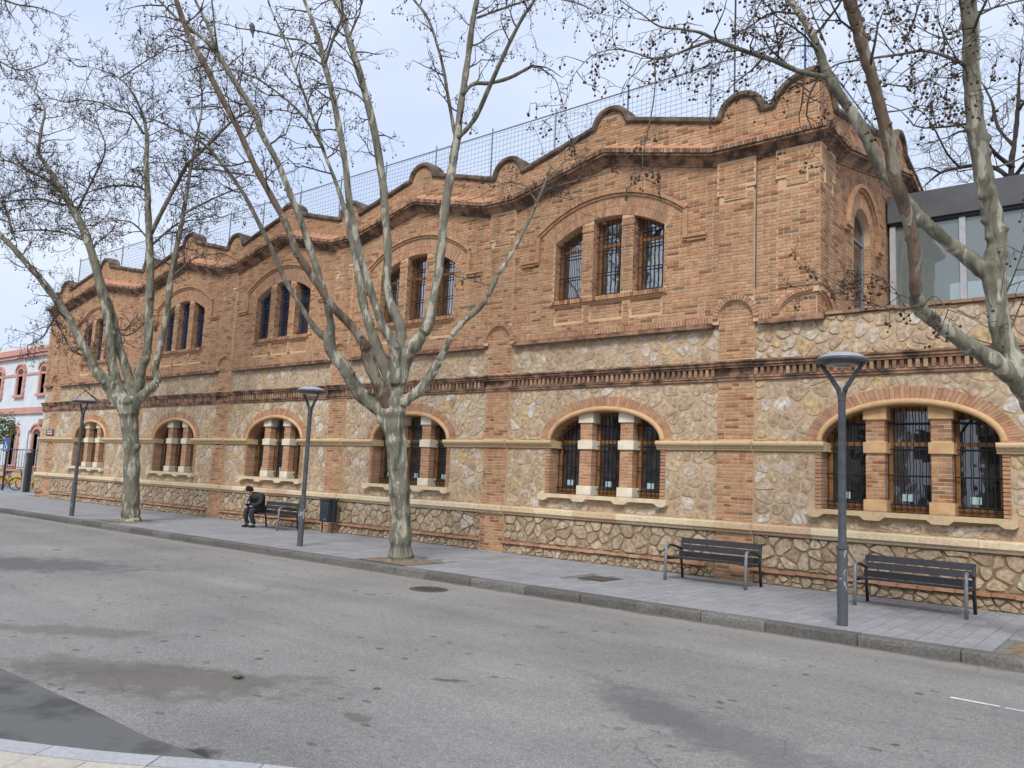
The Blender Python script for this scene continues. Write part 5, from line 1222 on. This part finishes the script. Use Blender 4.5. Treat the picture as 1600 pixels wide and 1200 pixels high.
# ================================================================== TREES
class Tree:
    def __init__(s, name, label, base, group, seed):
        s.root = thing(name, label, 'tree', base, group); s.big = MB(); s.brown = MB(); s.mids = []; s.tw = MB(); s.balls = []; s.rng = random.Random(seed); s.base = np.array(base, float); s.dep = depth_of(s.base); s.limbs = []
    rmin = 0.0034
    def limb(s, pts, d0=0.0, d1=0.0, kind='big', tw=0.0, tw0=0.3, n=4, L=1.3, start=None):
        """pts: photo px (u,v,width px); d0..d1 depth offset from the trunk's own distance along the limb"""
        k = len(pts); P = []; Rr = []
        for i, (u, v, w) in enumerate(pts):
            t = i/(k-1); D = s.dep+d0+(d1-d0)*t; P.append(at_depth(u, v, D)); Rr.append(w*D/PF/2)
        if start is not None: P[0] = np.array(start)
        Q = smooth_path([np.append(p_, r_) for p_, r_ in zip(P, Rr)], n)
        path = [q[:3] for q in Q]; rad = [max(q[3], 0.004)*(1+0.07*math.sin(i*1.9)+s.rng.uniform(-.05, .05)) for i, q in enumerate(Q)]
        mbx = {'big': s.big, 'brown': s.brown}.get(kind) or MB()
        if kind == 'mid': s.mids.append(mbx)
        mbx.tube(path, rad, 10 if kind != 'mid' else 6)
        if kind != 'mid':
            for i in range(2, len(path)-2):
                if s.rng.random() < 0.16 and rad[i] > 0.04:
                    ax = path[i+1]-path[i]; sd_ = np.array([s.rng.gauss(0, 1) for _ in range(3)]); sd_ -= ax*(sd_@ax)/(ax@ax); sd_ /= np.linalg.norm(sd_)
                    rk = rad[i]*s.rng.uniform(0.35, 0.6); mbx.tube([path[i], path[i]+sd_*rad[i]*0.8, path[i]+sd_*(rad[i]+rk*0.55)], [rk*1.25, rk, rk*0.6], 8)
        s.limbs.append((path, rad, tw, tw0, L))
        return path
    def seg(s, p, d, L, r, lev):
        rg = s.rng; k = max(3, int(L/0.13)); P = [p]; d = d/np.linalg.norm(d); Rr = [r]; q = p
        for i in range(k):
            d = d+np.array([rg.gauss(0, .26), rg.gauss(0, .26), rg.gauss(0, .22)-(0.06 if lev >= 2 else -0.03)]); d /= np.linalg.norm(d)
            q = q+d*(L/k); P.append(q); Rr.append(r*(1-0.72*(i+1)/k))
            if lev < 3 and i >= 0 and rg.random() < s.dens[lev]:
                sd_ = np.array([rg.gauss(0, 1), rg.gauss(0, 1), rg.gauss(0, .8)]); nd = d*0.7+sd_/np.linalg.norm(sd_)*0.95
                s.seg(q, nd, L*rg.uniform(0.35, 0.6), Rr[-1]*0.72, lev+1)
        s.tw.tube(P, [max(x_, s.rmin) for x_ in Rr], 4 if lev < 2 else 3, cap=False)
        if rg.random() < s.ball and lev >= 1:
            for _ in range(rg.choice((1, 1, 2, 3))):
                h_ = rg.uniform(0.05, 0.14); e = q+np.array([rg.uniform(-.04, .04), rg.uniform(-.04, .04), -h_]); s.tw.tube([q, (q+e)/2+np.array([.01, 0, 0]), e], 0.0022, 3, cap=False); s.balls.append(e)
    def twigs(s, dens, ball, sub=0.33):
        s.dens = dens; s.ball = ball
        for path, rad, tw, tw0, L in s.limbs:
            if tw <= 0: continue
            n_ = len(path); acc = 0.0
            for i in range(1, n_):
                seglen = np.linalg.norm(path[i]-path[i-1]); t = i/(n_-1)
                if t < tw0: continue
                acc += seglen*tw/sub
                while acc > 1:
                    acc -= 1; f_ = s.rng.random(); p = path[i-1]*(1-f_)+path[i]*f_; ax = path[i]-path[i-1]; ax = ax/(np.linalg.norm(ax)+1e-9)
                    sd_ = np.array([s.rng.gauss(0, 1) for _ in range(3)]); sd_ -= ax*(sd_@ax); sd_ /= np.linalg.norm(sd_)+1e-9
                    s.seg(p, sd_+ax*0.5+np.array([0, 0, 0.12]), L*s.rng.uniform(0.5, 1.15)*(1.15-0.4*t), min(0.018, max(rad[i]*0.55, 0.006)), 0)
            s.seg(path[-1], path[-1]-path[-2], L, min(rad[-1], 0.02), 0)
    def finish(s, voxel=0.022, twmat='twig'):
        t = s.big.build('trunk', 'bark', None, smooth=True)
        rm = t.modifiers.new('r', 'REMESH'); rm.mode = 'VOXEL'; rm.voxel_size = voxel; rm.use_smooth_shade = True
        sm = t.modifiers.new('s', 'SMOOTH'); sm.factor = 0.5; sm.iterations = 7
        dg = bpy.context.evaluated_depsgraph_get(); dg.update(); me = bpy.data.meshes.new_from_object(t.evaluated_get(dg)); t.modifiers.clear(); t.data = me
        me.polygons.foreach_set('use_smooth', [True]*len(me.polygons))
        if not me.materials: me.materials.append(MT['bark'])
        attach(t, s.root)
        if s.brown.f: s.brown.build('limb', 'bark_brown', s.root, smooth=True)
        for b_ in s.mids: b_.build('branch', 'bark_branch' if twmat == 'twig' else 'twig_dark', s.root, smooth=True)
        if s.tw.f: tag(s.tw.build('crown', twmat, s.root), kind='stuff')
        if s.balls:
            m_ = MB(); ico = [(0, 0, 1), (.894, 0, .447), (.276, .851, .447), (-.724, .526, .447), (-.724, -.526, .447), (.276, -.851, .447), (.724, .526, -.447), (-.276, .851, -.447), (-.894, 0, -.447), (-.276, -.851, -.447), (.724, -.526, -.447), (0, 0, -1)]
            fc = [(0, 1, 2), (0, 2, 3), (0, 3, 4), (0, 4, 5), (0, 5, 1), (1, 6, 2), (2, 7, 3), (3, 8, 4), (4, 9, 5), (5, 10, 1), (6, 7, 2), (7, 8, 3), (8, 9, 4), (9, 10, 5), (10, 6, 1), (11, 7, 6), (11, 8, 7), (11, 9, 8), (11, 10, 9), (11, 6, 10)]
            for e in s.balls: rr_ = s.rng.uniform(0.014, 0.02); m_.add([(e[0]+x_*rr_, e[1]+y_*rr_, e[2]+z_*rr_) for x_, y_, z_ in ico], fc)
            tag(m_.build('seed_balls', 'ball', s.root), kind='stuff')
        print(s.root.name, 'twig faces', len(s.tw.f), 'balls', len(s.balls), 'trunk', len(me.polygons))
Z7 = lambda L: [(400+x_/3, 250+y_/3, w) for x_, y_, w in L]
Z8 = lambda L: [(x_/3, 250+y_/3, w) for x_, y_, w in L]
Q4 = lambda ox, L: [(ox+x_/4, y_/4, w) for x_, y_, w in L]
# ---------- centre tree
T2 = Tree('plane_tree', 'bare plane tree with mottled trunk before the window beside the seated person\'s lamp', (-5.75, -3.5, 0), 'plane trees along the pavement', 3)
T2.limb([(626, 886, 56), (626, 876, 48), (626, 862, 38), (626, 820, 34), (625, 780, 33), (622, 730, 33), (619, 690, 34), (614, 660, 37), (612, 635, 40), (614, 610, 30)])
T2.limb([(606, 650, 22)]+Z7([(500, 1110, 22), (450, 1040, 21), (415, 975, 20), (355, 900, 19), (345, 845, 19), (352, 780, 13), (335, 680, 12.5), (300, 560, 12), (265, 450, 12), (215, 300, 11), (160, 160, 10.5), (100, 10, 10)])+[(407, 205, 10), (400, 180, 10), (362, 120, 9.5), (342, 87, 9), (325, 67, 6.5), (275, 27, 5.5), (250, 2, 5), (215, -25, 4)], 0, -0.8, tw=1.0, tw0=0.62)
T2.limb(Z7([(345, 850, 12), (310, 822, 11), (270, 780, 9), (200, 670, 8), (130, 550, 7.5), (80, 430, 7), (30, 330, 7)])+[(383, 307, 6.5), (350, 260, 6), (312, 220, 5), (265, 199, 3)], -0.2, 0.9, 'mid', tw=0.5, tw0=0.6, L=0.9)
T2.limb([(608, 640, 20), (598, 612, 21), (590, 598, 20), (577, 567, 19), (572, 545, 18), (566, 533, 15), (547, 507, 14), (527, 487, 13), (500, 450, 12.5), (480, 420, 12), (463, 393, 11.5), (447, 350, 11), (420, 300, 10.5), (397, 257, 10), (370, 197, 9.5), (350, 160, 9.5), (315, 92, 9), (295, 55, 8.5), (275, 0, 8), (262, -40, 6)], -0.1, -1.6, 'brown', tw=0.7, tw0=0.6)
T2.limb([(337, 78, 5), (325, 40, 4.5), (305, 0, 4), (295, -30, 3)], -0.7, -0.6, 'mid', tw=1.0, tw0=0.2)
T2.limb([(340, 80, 3.5), (336, 50, 3), (331, 0, 2.5)], -0.7, -0.9, 'mid', tw=0.6, tw0=0.3)
T2.limb([(616, 610, 20)]+Z7([(600, 960, 20), (550, 830, 16), (515, 720, 14), (490, 600, 14), (470, 450, 13), (440, 330, 12), (415, 230, 9), (380, 120, 7), (345, 30, 6)])+[(507, 240, 6), (497, 207, 5.5), (480, 160, 5), (462, 112, 4.5), (445, 65, 4), (422, 10, 3)], 0.2, 1.2, tw=0.8, tw0=0.55)
T2.limb([(618, 600, 18)]+Z7([(650, 880, 18), (600, 790, 15), (560, 680, 13), (520, 560, 13), (490, 450, 12), (455, 300, 11.5), (432, 150, 11)])+[(540, 260, 10.5), (532, 212, 10.5), (520, 150, 10), (507, 100, 9), (497, 57, 7.5), (480, 12, 6.5), (468, -20, 5)], 0.0, -0.4, tw=0.9, tw0=0.6)
T2.limb([(508, 100, 5), (520, 62, 4.5), (535, 25, 4), (532, -5, 3.5)], -0.4, -0.8, 'mid', tw=0.9, tw0=0.2)
T2.limb([(505, 232, 5), (480, 190, 4.5), (460, 167, 4), (430, 142, 3.5), (400, 122, 3), (360, 107, 2.5)], 0.8, 1.6, 'mid', tw=1.0, tw0=0.2)
T2.limb([(503, 90, 3.4), (478, 65, 3), (450, 60, 2.8), (415, 51, 2.6), (395, 47, 2.4), (372, 44, 1.8)], -0.3, -0.2, 'mid', tw=0.35, tw0=0.1, L=0.5)
T2.limb([(620, 600, 20)]+Z7([(680, 860, 18), (672, 765, 18), (628, 665, 14), (614, 560, 13.5), (618, 400, 13.5), (605, 250, 13), (598, 130, 13)])+[(598, 285, 13), (585, 205, 12.5), (565, 125, 12), (547, 67, 11), (535, 25, 10), (520, -5, 9)], 0.1, 0.6, tw=0.6, tw0=0.62)
T2.limb([(577, 170, 3), (560, 150, 2.6), (530, 138, 2.2), (500, 138, 1.8), (460, 140, 1.4)], 0.5, 0.2, 'mid', tw=0.9, tw0=0.2, L=0.8)
T2.limb([(545, 60, 4), (553, 40, 3), (562, 22, 2.5)], 0.6, 0.4, 'mid', tw=1.2, tw0=0.0, L=1.0)
T2.limb([(620, 610, 26)]+Z7([(705, 920, 24), (745, 865, 22), (800, 785, 20), (825, 690, 15), (850, 560, 14.5), (870, 400, 14.5), (890, 200, 14.5), (920, 30, 14.5)])+[(710, 237, 14), (715, 212, 13), (720, 165, 11), (730, 100, 10.5), (737, 45, 10), (742, 15, 9), (750, -20, 8)], 0.1, 0.3, tw=0.7, tw0=0.64)
T2.limb([(714, 215, 8), (710, 205, 6.5), (700, 150, 5.5), (690, 95, 5), (670, 32, 4.5), (647, 0, 4), (630, -20, 3)], 0.2, 0.8, 'mid', tw=0.8, tw0=0.3, L=0.9)
T2.limb([(715, 215, 9), (727, 204, 8), (745, 180, 7.5), (765, 135, 7), (780, 102, 6.5), (797, 65, 6), (817, 27, 5.5), (832, 5, 5), (845, -20, 4)], 0.2, -0.7, 'mid', tw=0.8, tw0=0.55, L=1.2)
T2.limb([(722, 148, 7), (740, 131, 6.5), (765, 130, 6), (795, 122, 6), (815, 112, 5.5), (832, 103, 5)], 0.2, 0.5, 'mid', tw=0.5, tw0=0.6, L=0.7)
T2.limb([(832, 103, 2.5), (850, 110, 2), (868, 125, 1.5), (876, 150, 1)], 0.5, 0.6, 'mid', tw=1.3, tw0=0.0, L=0.6)
T2.limb([(745, 28, 4), (775, 17, 3.5), (810, 5, 3), (850, -5, 2.5), (900, 5, 2), (935, 20, 1.3)], 0.3, 0.0, 'mid', tw=1.5, tw0=0.1, L=1.2)
T2.limb([(622, 648, 20)]+Z7([(700, 1130, 18), (760, 1085, 16), (815, 1015, 15), (845, 965, 14), (880, 900, 11), (920, 820, 10.5), (970, 760, 10), (1060, 680, 9.5), (1110, 590, 9), (1140, 530, 8)])+[(807, 383, 7), (833, 330, 6), (853, 283, 5), (866, 250, 4), (900, 220, 3), (922, 182, 2)], 0.0, -0.3, tw=0.0)
T2.limb([(835, 325, 4), (850, 300, 3), (880, 288, 2.5), (930, 275, 2), (965, 265, 1.2)], -0.3, 0.3, 'mid', tw=2.2, tw0=0.0, L=0.7)
T2.limb([(838, 315, 3), (820, 290, 2.5), (790, 285, 2), (760, 300, 1.2)], -0.3, 0.1, 'mid', tw=1.6, tw0=0.0, L=0.6)
T2.limb([(858, 275, 3), (885, 250, 2.2), (910, 235, 1.8), (925, 210, 1.2)], -0.3, 0.2, 'mid', tw=1.0, tw0=0.0, L=0.6)
T2.limb([(778, 432, 3), (765, 445, 2.5), (745, 440, 2), (715, 432, 1.4)], -0.2, 0.2, 'mid', tw=0.8, tw0=0.2, L=0.4)
T2.twigs((0.64, 0.58, 0.36), 0.36, 0.26)
T2.finish()
# ---------- left tree
T1 = Tree('plane_tree', 'bare plane tree with dense seed balls near the far corner of the brick building', (-17.2, -3.35, 0), 'plane trees along the pavement', 5)
T1.limb([(204, 820, 36), (204, 812, 30), (204, 800, 27), (205, 760, 25), (206, 710, 24), (203, 670, 25), (201, 645, 29), (200, 622, 28)])
T1.limb([(199, 640, 24)]+Z8([(540, 1120, 20), (500, 1040, 18), (445, 985, 16), (425, 930, 14), (380, 850, 13), (300, 710, 12), (200, 570, 10.5), (120, 480, 9.5), (60, 410, 9), (0, 350, 8), (-60, 280, 6)]), 0, -0.5, tw=0.8, tw0=0.45)
T1.limb([(200, 632, 20)]+Z8([(560, 1080, 17), (530, 980, 15), (520, 870, 14), (508, 760, 14), (480, 640, 13), (440, 470, 12.5), (400, 350, 12), (340, 230, 11), (270, 110, 9), (200, 0, 7)])+[(60, 240, 5.5), (65, 200, 5), (70, 172, 4), (55, 145, 3), (25, 112, 2)], 0.1, 0.8, tw=1.3, tw0=0.5)
T1.limb([(203, 632, 18)]+Z8([(612, 1060, 16), (588, 970, 14), (560, 880, 13), (540, 790, 12), (520, 700, 11), (485, 600, 9), (440, 440, 8), (400, 330, 8), (330, 205, 7), (240, 105, 6), (130, 50, 5), (40, 5, 4), (-60, 0, 2)]), 0.3, 1.5, tw=1.3, tw0=0.55)
T1.limb([(206, 632, 18)]+Z8([(650, 1060, 17), (662, 980, 15), (690, 900, 14), (700, 700, 13), (705, 500, 12), (700, 370, 11.5), (695, 250, 10), (690, 100, 9), (684, 10, 8)])+[(230, 220, 7), (226, 190, 5), (220, 172, 4.5), (205, 142, 4), (186, 122, 3.5), (160, 110, 2.5), (135, 104, 2)], 0.2, 0.2, tw=1.2, tw0=0.45)
T1.limb([(187, 122, 2.5), (210, 107, 2.2), (240, 88, 2), (272, 71, 1.7), (300, 72, 1.2)], 0.2, 0.6, 'mid', tw=1.1, tw0=0.1)
T1.limb([(225, 210, 4), (205, 180, 3.5), (182, 172, 3), (155, 160, 2.5), (125, 156, 2), (102, 160, 1.5)], 0.2, -0.5, 'mid', tw=1.3, tw0=0.1)
T1.limb(Z8([(708, 345, 7), (770, 220, 6.5), (830, 110, 6), (880, 20, 5.5)])+[(330, 222, 5), (362, 190, 4), (390, 172, 3)], 0.2, -0.6, 'mid', tw=1.3, tw0=0.2)
T1.limb([(207, 640, 18)]+Z8([(660, 1110, 16), (715, 1065, 14), (740, 1030, 12), (728, 975, 11), (750, 880, 10.5), (780, 740, 10), (800, 560, 9.5), (830, 400, 8.5), (860, 250, 7), (890, 60, 5.5)])+[(307, 212, 4.5), (315, 175, 4), (315, 137, 3.5), (310, 100, 2.5), (300, 80, 1.5)], 0.0, -0.3, tw=1.1, tw0=0.5)
T1.limb(Z8([(865, 250, 4), (960, 200, 3), (1060, 155, 2.5), (1150, 125, 1.5)]), -0.2, 0.2, 'mid', tw=1.2, tw0=0.1, L=1.0)
T1.limb(Z8([(885, 40, 4), (1000, 45, 3.5), (1110, 65, 3), (1200, 75, 2)]), -0.2, -0.5, 'mid', tw=1.2, tw0=0.1, L=1.0)
T1.limb(Z8([(715, 395, 4), (790, 330, 3.2), (850, 290, 2.5), (930, 280, 1.5)]), 0.2, 0.8, 'mid', tw=1.3, tw0=0.1, L=1.0)
T1.limb(Z8([(695, 370, 3.5), (640, 310, 3), (590, 285, 2.5), (480, 290, 2), (415, 325, 1.3)]), 0.2, -0.4, 'mid', tw=1.3, tw0=0.1, L=1.0)
T1.limb(Z8([(690, 150, 3.5), (640, 125, 3), (540, 120, 2.5), (430, 145, 2), (350, 190, 1.3)]), 0.2, 0.7, 'mid', tw=1.4, tw0=0.1, L=1.0)
T1.limb(Z8([(390, 375, 3.5), (300, 340, 3), (180, 328, 2.5), (60, 335, 1.5)]), 0.6, 0.9, 'mid', tw=1.4, tw0=0.1, L=1.0)
T1.limb(Z8([(300, 215, 3.5), (200, 185, 3), (80, 190, 2.5), (-20, 200, 1.5)]), 0.7, 0.3, 'mid', tw=1.4, tw0=0.1, L=1.0)
T1.limb(Z8([(270, 720, 4), (230, 780, 3), (200, 830, 2.2), (130, 870, 1.5)]), -0.2, 0.2, 'mid', tw=1.6, tw0=0.1, L=0.9)
T1.limb(Z8([(520, 760, 4), (580, 820, 3), (640, 800, 2.2), (690, 740, 1.5)]), 0.3, 0.9, 'mid', tw=1.8, tw0=0.1, L=0.9)
T1.limb(Z8([(440, 930, 4), (350, 900, 3), (300, 830, 2.2), (270, 760, 1.5)]), 0.0, 1.0, 'mid', tw=1.7, tw0=0.1, L=0.9)
T1.limb(Z8([(800, 560, 4), (860, 500, 3), (930, 450, 2.2), (1010, 440, 1.5)]), 0.0, 0.8, 'mid', tw=1.6, tw0=0.1, L=0.9)
T1.limb(Z8([(520, 1140, 4), (450, 1120, 2.6), (400, 1080, 1.8), (360, 1060, 1.2)]), 0.0, 0.4, 'mid', tw=0.8, tw0=0.1, L=0.6)
T1.limb([(100, 300, 4), (60, 292, 3), (25, 300, 2), (-20, 320, 1.5)], 0.5, -0.3, 'mid', tw=1.3, tw0=0.1)
T1.limb([(120, 330, 3.5), (150, 270, 3), (165, 230, 2.2), (150, 190, 1.5)], 0.5, 0.0, 'mid', tw=1.3, tw0=0.1)
T1.limb([(20, 365, 4), (10, 330, 3), (-10, 300, 2), (-40, 280, 1.5)], -0.4, 0.3, 'mid', tw=1.3, tw0=0.1)
T1.limb([(-90, -60, 5), (-30, -20, 4), (20, 5, 3), (60, 12, 2.2), (95, 25, 1.2)], 1.0, 0.3, 'mid', tw=1.3, tw0=0.1, L=0.8)
T1.limb([(-60, 60, 4), (-10, 90, 3), (30, 110, 2.4), (70, 100, 1.4)], 1.0, 0.3, 'mid', tw=1.2, tw0=0.1, L=0.8)
T1.rmin = 0.0048
T1.twigs((0.70, 0.66, 0.40), 0.36, 0.22)
T1.finish()
# ---------- right tree
T3 = Tree('plane_tree', 'bare plane tree with pale grey trunk leaning before the glass pavilion', (5.15, -3.45, 0), 'plane trees along the pavement', 9)
T3.limb([(1715, 1045, 92), (1713, 1000, 72), (1708, 900, 58), (1690, 800, 54), (1660, 700, 52), (1628, 635, 52), (1600, 596, 46), (1580, 560, 38), (1565, 521, 33), (1560, 492, 32), (1555, 450, 34), (1553, 416, 36), (1558, 388, 32), (1554, 351, 31), (1545, 314, 30), (1538, 280, 29), (1525, 200, 28), (1520, 140, 26), (1517, 100, 26), (1517, 50, 26), (1512, 0, 25), (1505, -60, 22)], 0.0, 0.2, tw=0.5, tw0=0.75, L=1.3, start=(5.15, -3.45, -0.15))
T3.limb([(1552, 430, 28), (1534, 420, 27), (1512, 402, 24), (1478, 376, 21), (1449, 351, 21), (1427, 328, 20), (1405, 300, 20), (1390, 280, 20), (1370, 250, 20), (1355, 217, 19), (1337, 185, 18), (1317, 155, 17), (1300, 130, 16.5), (1287, 100, 15), (1272, 60, 13.5), (1252, 25, 12.5), (1235, 0, 11.5), (1215, -35, 10)], 0.1, 1.0, tw=0.55, tw0=0.66, L=1.3)
T3.limb([(1600, 600, 38), (1577, 583, 34), (1540, 556, 29), (1497, 529, 25), (1463, 503, 23), (1441, 487, 23), (1433, 472, 24), (1431, 440, 20), (1429, 405, 18.5), (1425, 365, 14), (1418, 335, 7)], 0.0, -0.45)
T3.limb([(1432, 462, 13), (1431, 440, 17), (1429, 393, 19.4), (1421, 351, 19), (1410, 314, 20), (1398, 275, 21), (1390, 225, 21), (1380, 187, 19), (1370, 150, 18), (1360, 112, 18), (1347, 70, 18.5), (1335, 25, 19), (1327, 0, 19), (1315, -50, 16)], -0.4, -0.9, 'brown', tw=0.5, tw0=0.6, L=1.1)
T3.limb([(1302, 128, 9), (1285, 120, 8.5), (1250, 112, 8), (1210, 95, 7.5), (1170, 82, 7), (1140, 71, 6.5), (1115, 61, 6), (1095, 51, 5), (1060, 45, 4), (1030, 41, 3), (1000, 20, 2)], 0.8, 0.4, 'mid', tw=1.0, tw0=0.05, L=0.8)
T3.limb([(1117, 62, 5), (1090, 71, 4.5), (1065, 81, 4), (1040, 89, 3.8), (1022, 92, 3.4), (990, 82, 2.4), (960, 77, 2), (925, 87, 1.6), (900, 112, 1)], 0.5, 0.6, 'mid', tw=1.2, tw0=0.15, L=0.8)
T3.limb([(1022, 92, 2.6), (1024, 125, 2.2), (1020, 165, 2.4), (1012, 205, 2.0), (1004, 243, 1.6)], 0.5, 0.4, 'mid', tw=0.5, tw0=0.1, L=0.6)
T3.limb([(1510, 102, 6), (1475, 87, 5), (1442, 79, 4.6), (1412, 84, 4.2), (1362, 91, 3.6), (1312, 99, 2.8), (1290, 112, 1.5)], 0.1, 0.8, 'mid', tw=1.2, tw0=0.1, L=0.8)
T3.limb([(1412, 70, 3), (1425, 40, 2.8), (1435, 10, 2.4), (1445, -20, 2)], 0.3, 0.0, 'mid', tw=0.8, tw0=0.1, L=0.8)
T3.limb([(1525, 20, 4), (1560, 10, 3.5), (1590, 2, 3), (1630, -5, 2)], 0.2, 0.6, 'mid', tw=1.2, tw0=0.1, L=0.8)
T3.limb([(1505, 30, 4), (1490, 60, 3), (1460, 55, 2.2), (1430, 40, 1.4)], 0.2, -0.4, 'mid', tw=1.2, tw0=0.1, L=0.7)
T3.limb([(1290, 70, 3), (1280, 45, 2.6), (1268, 15, 2.2), (1266, -10, 1.8)], 0.8, 1.2, 'mid', tw=1.0, tw0=0.1, L=0.9)
T3.limb([(1200, -20, 3), (1180, 20, 2.4), (1165, 45, 1.8), (1145, 75, 1.0)], 0.8, 0.4, 'mid', tw=1.0, tw0=0.0, L=0.7)
T3.limb([(1380, 130, 3), (1420, 135, 2.6), (1450, 125, 2), (1480, 140, 1.2)], -0.6, -0.3, 'mid', tw=1.1, tw0=0.1, L=0.7)
T3.limb([(1385, 175, 3), (1410, 172, 2.4), (1440, 165, 1.8), (1470, 172, 1.2)], -0.6, 0.0, 'mid', tw=0.9, tw0=0.1, L=0.6)
T3.limb([(1434, 478, 4), (1410, 482, 2.6), (1370, 478, 2), (1330, 470, 1.5), (1295, 450, 1)], -0.4, 0.2, 'mid', tw=0.9, tw0=0.1, L=0.45)
T3.limb([(1432, 470, 3.5), (1405, 458, 2.4), (1370, 430, 2), (1340, 422, 1.4), (1300, 425, 1)], -0.4, 0.5, 'mid', tw=0.9, tw0=0.1, L=0.45)
T3.limb([(1440, 480, 3.5), (1460, 462, 2.4), (1480, 482, 2), (1500, 490, 1.2)], -0.4, -0.7, 'mid', tw=1.0, tw0=0.1, L=0.4)
T3.limb([(1560, 480, 4), (1580, 440, 2.6), (1595, 400, 2), (1610, 350, 1.4)], 0.1, -0.3, 'mid', tw=1.0, tw0=0.1, L=0.5)
T3.limb([(1570, 540, 4), (1585, 500, 2.6), (1598, 470, 2), (1612, 450, 1.4)], 0.1, -0.3, 'mid', tw=0.8, tw0=0.1, L=0.5)
T3.limb([(1560, 260, 3), (1590, 250, 2.4), (1620, 230, 1.8)], 0.1, 0.4, 'mid', tw=0.9, tw0=0.1, L=0.6)
T3.twigs((0.70, 0.64, 0.38), 0.45, 0.17)
T3.finish()
# ---------- dark bare tree behind the pavilion
T4 = Tree('bare_tree', 'dark bare tree rising behind the grey pavilion roof', (11.0, 20.0, 0), None, 21)
T4.limb([(1588, 760, 16), (1586, 560, 15), (1584, 420, 14), (1580, 270, 11), (1585, 225, 9), (1590, 175, 8), (1592, 130, 6), (1596, 80, 4), (1600, 40, 2)], 0, 0, tw=1.0, tw0=0.5, L=2.2, start=(11.0, 20.0, -0.1))
for pts in ([(1582, 285, 9), (1560, 265, 7), (1530, 258, 6), (1500, 262, 5), (1470, 270, 4), (1445, 290, 2)], [(1583, 262, 8), (1555, 240, 6), (1535, 215, 5), (1505, 205, 4), (1480, 215, 2)], [(1586, 230, 6), (1560, 200, 5), (1550, 160, 4), (1535, 130, 2)], [(1500, 262, 4), (1480, 240, 3), (1462, 205, 2.5), (1450, 185, 1.5)], [(1583, 280, 7), (1605, 250, 6), (1640, 210, 4), (1660, 150, 2)], [(1470, 270, 3), (1450, 262, 2.5), (1430, 268, 1.5)], [(1590, 175, 5), (1610, 140, 4), (1625, 90, 2)]):
    T4.limb(pts, 0, T4.rng.uniform(-2, 2), 'mid', tw=1.2, tw0=0.1, L=2.0)
T4.twigs((0.5, 0.4, 0.15), 0.0, 0.6)
MT_b = MT['bark']; MT['bark'] = MT['twig_dark']; T4.finish(0.05, 'twig_dark'); MT['bark'] = MT_b
# ---------- pigeon on a twig
pb = at_depth(395, 45, T2.dep-0.30)
bd = thing('pigeon', 'grey pigeon perched on a thin branch against the sky', 'bird', tuple(pb+np.array([0, 0, -0.12])))
J = [(pb[0], pb[1], pb[2]+0.02, (0.055, 0.05)), (pb[0]-0.01, pb[1], pb[2]-0.05, (0.045, 0.042)), (pb[0]+0.02, pb[1], pb[2]-0.13, (0.018, 0.012)), (pb[0]+0.035, pb[1], pb[2]-0.20, (0.02, 0.008)), (pb[0]-0.012, pb[1]-0.005, pb[2]+0.075, 0.03), (pb[0]-0.02, pb[1]-0.01, pb[2]+0.115, 0.028), (pb[0]-0.055, pb[1]-0.02, pb[2]+0.108, 0.007)]
MT['pigeon'] = noise_mat('feather_grey', (0.05, 0.05, 0.058), (0.10, 0.10, 0.115), 30, 0.8, 0.0)
skin_mesh('body', J, [(0, 1), (1, 2), (2, 3), (0, 4), (4, 5), (5, 6)], 'pigeon', bd)

q = at_z(372, 1061, RZ); m_ = MB(); MT['weed'] = noise_mat('weed_green', (0.07, 0.10, 0.03), (0.14, 0.17, 0.06), 20)
for k in range(16):
    a_ = rng.uniform(0, 6.28); L = rng.uniform(0.03, 0.07); w = 0.008; e = np.array([math.cos(a_), math.sin(a_), 0])*L; n_ = np.array([-math.sin(a_), math.cos(a_), 0])*w; b_ = np.array([q[0], q[1], RZ+0.001])
    m_.add([tuple(b_-n_), tuple(b_+n_), tuple(b_+e*.6+n_+np.array([0, 0, .025])), tuple(b_+e+np.array([0, 0, .02])), tuple(b_+e*.6-n_+np.array([0, 0, .025]))], [(0, 1, 2, 3, 4)])
wd = thing('weed', 'tiny green weed growing from the asphalt beside the brown stain', 'weed', (q[0], q[1], RZ)); m_.build('leaves', 'weed', wd)
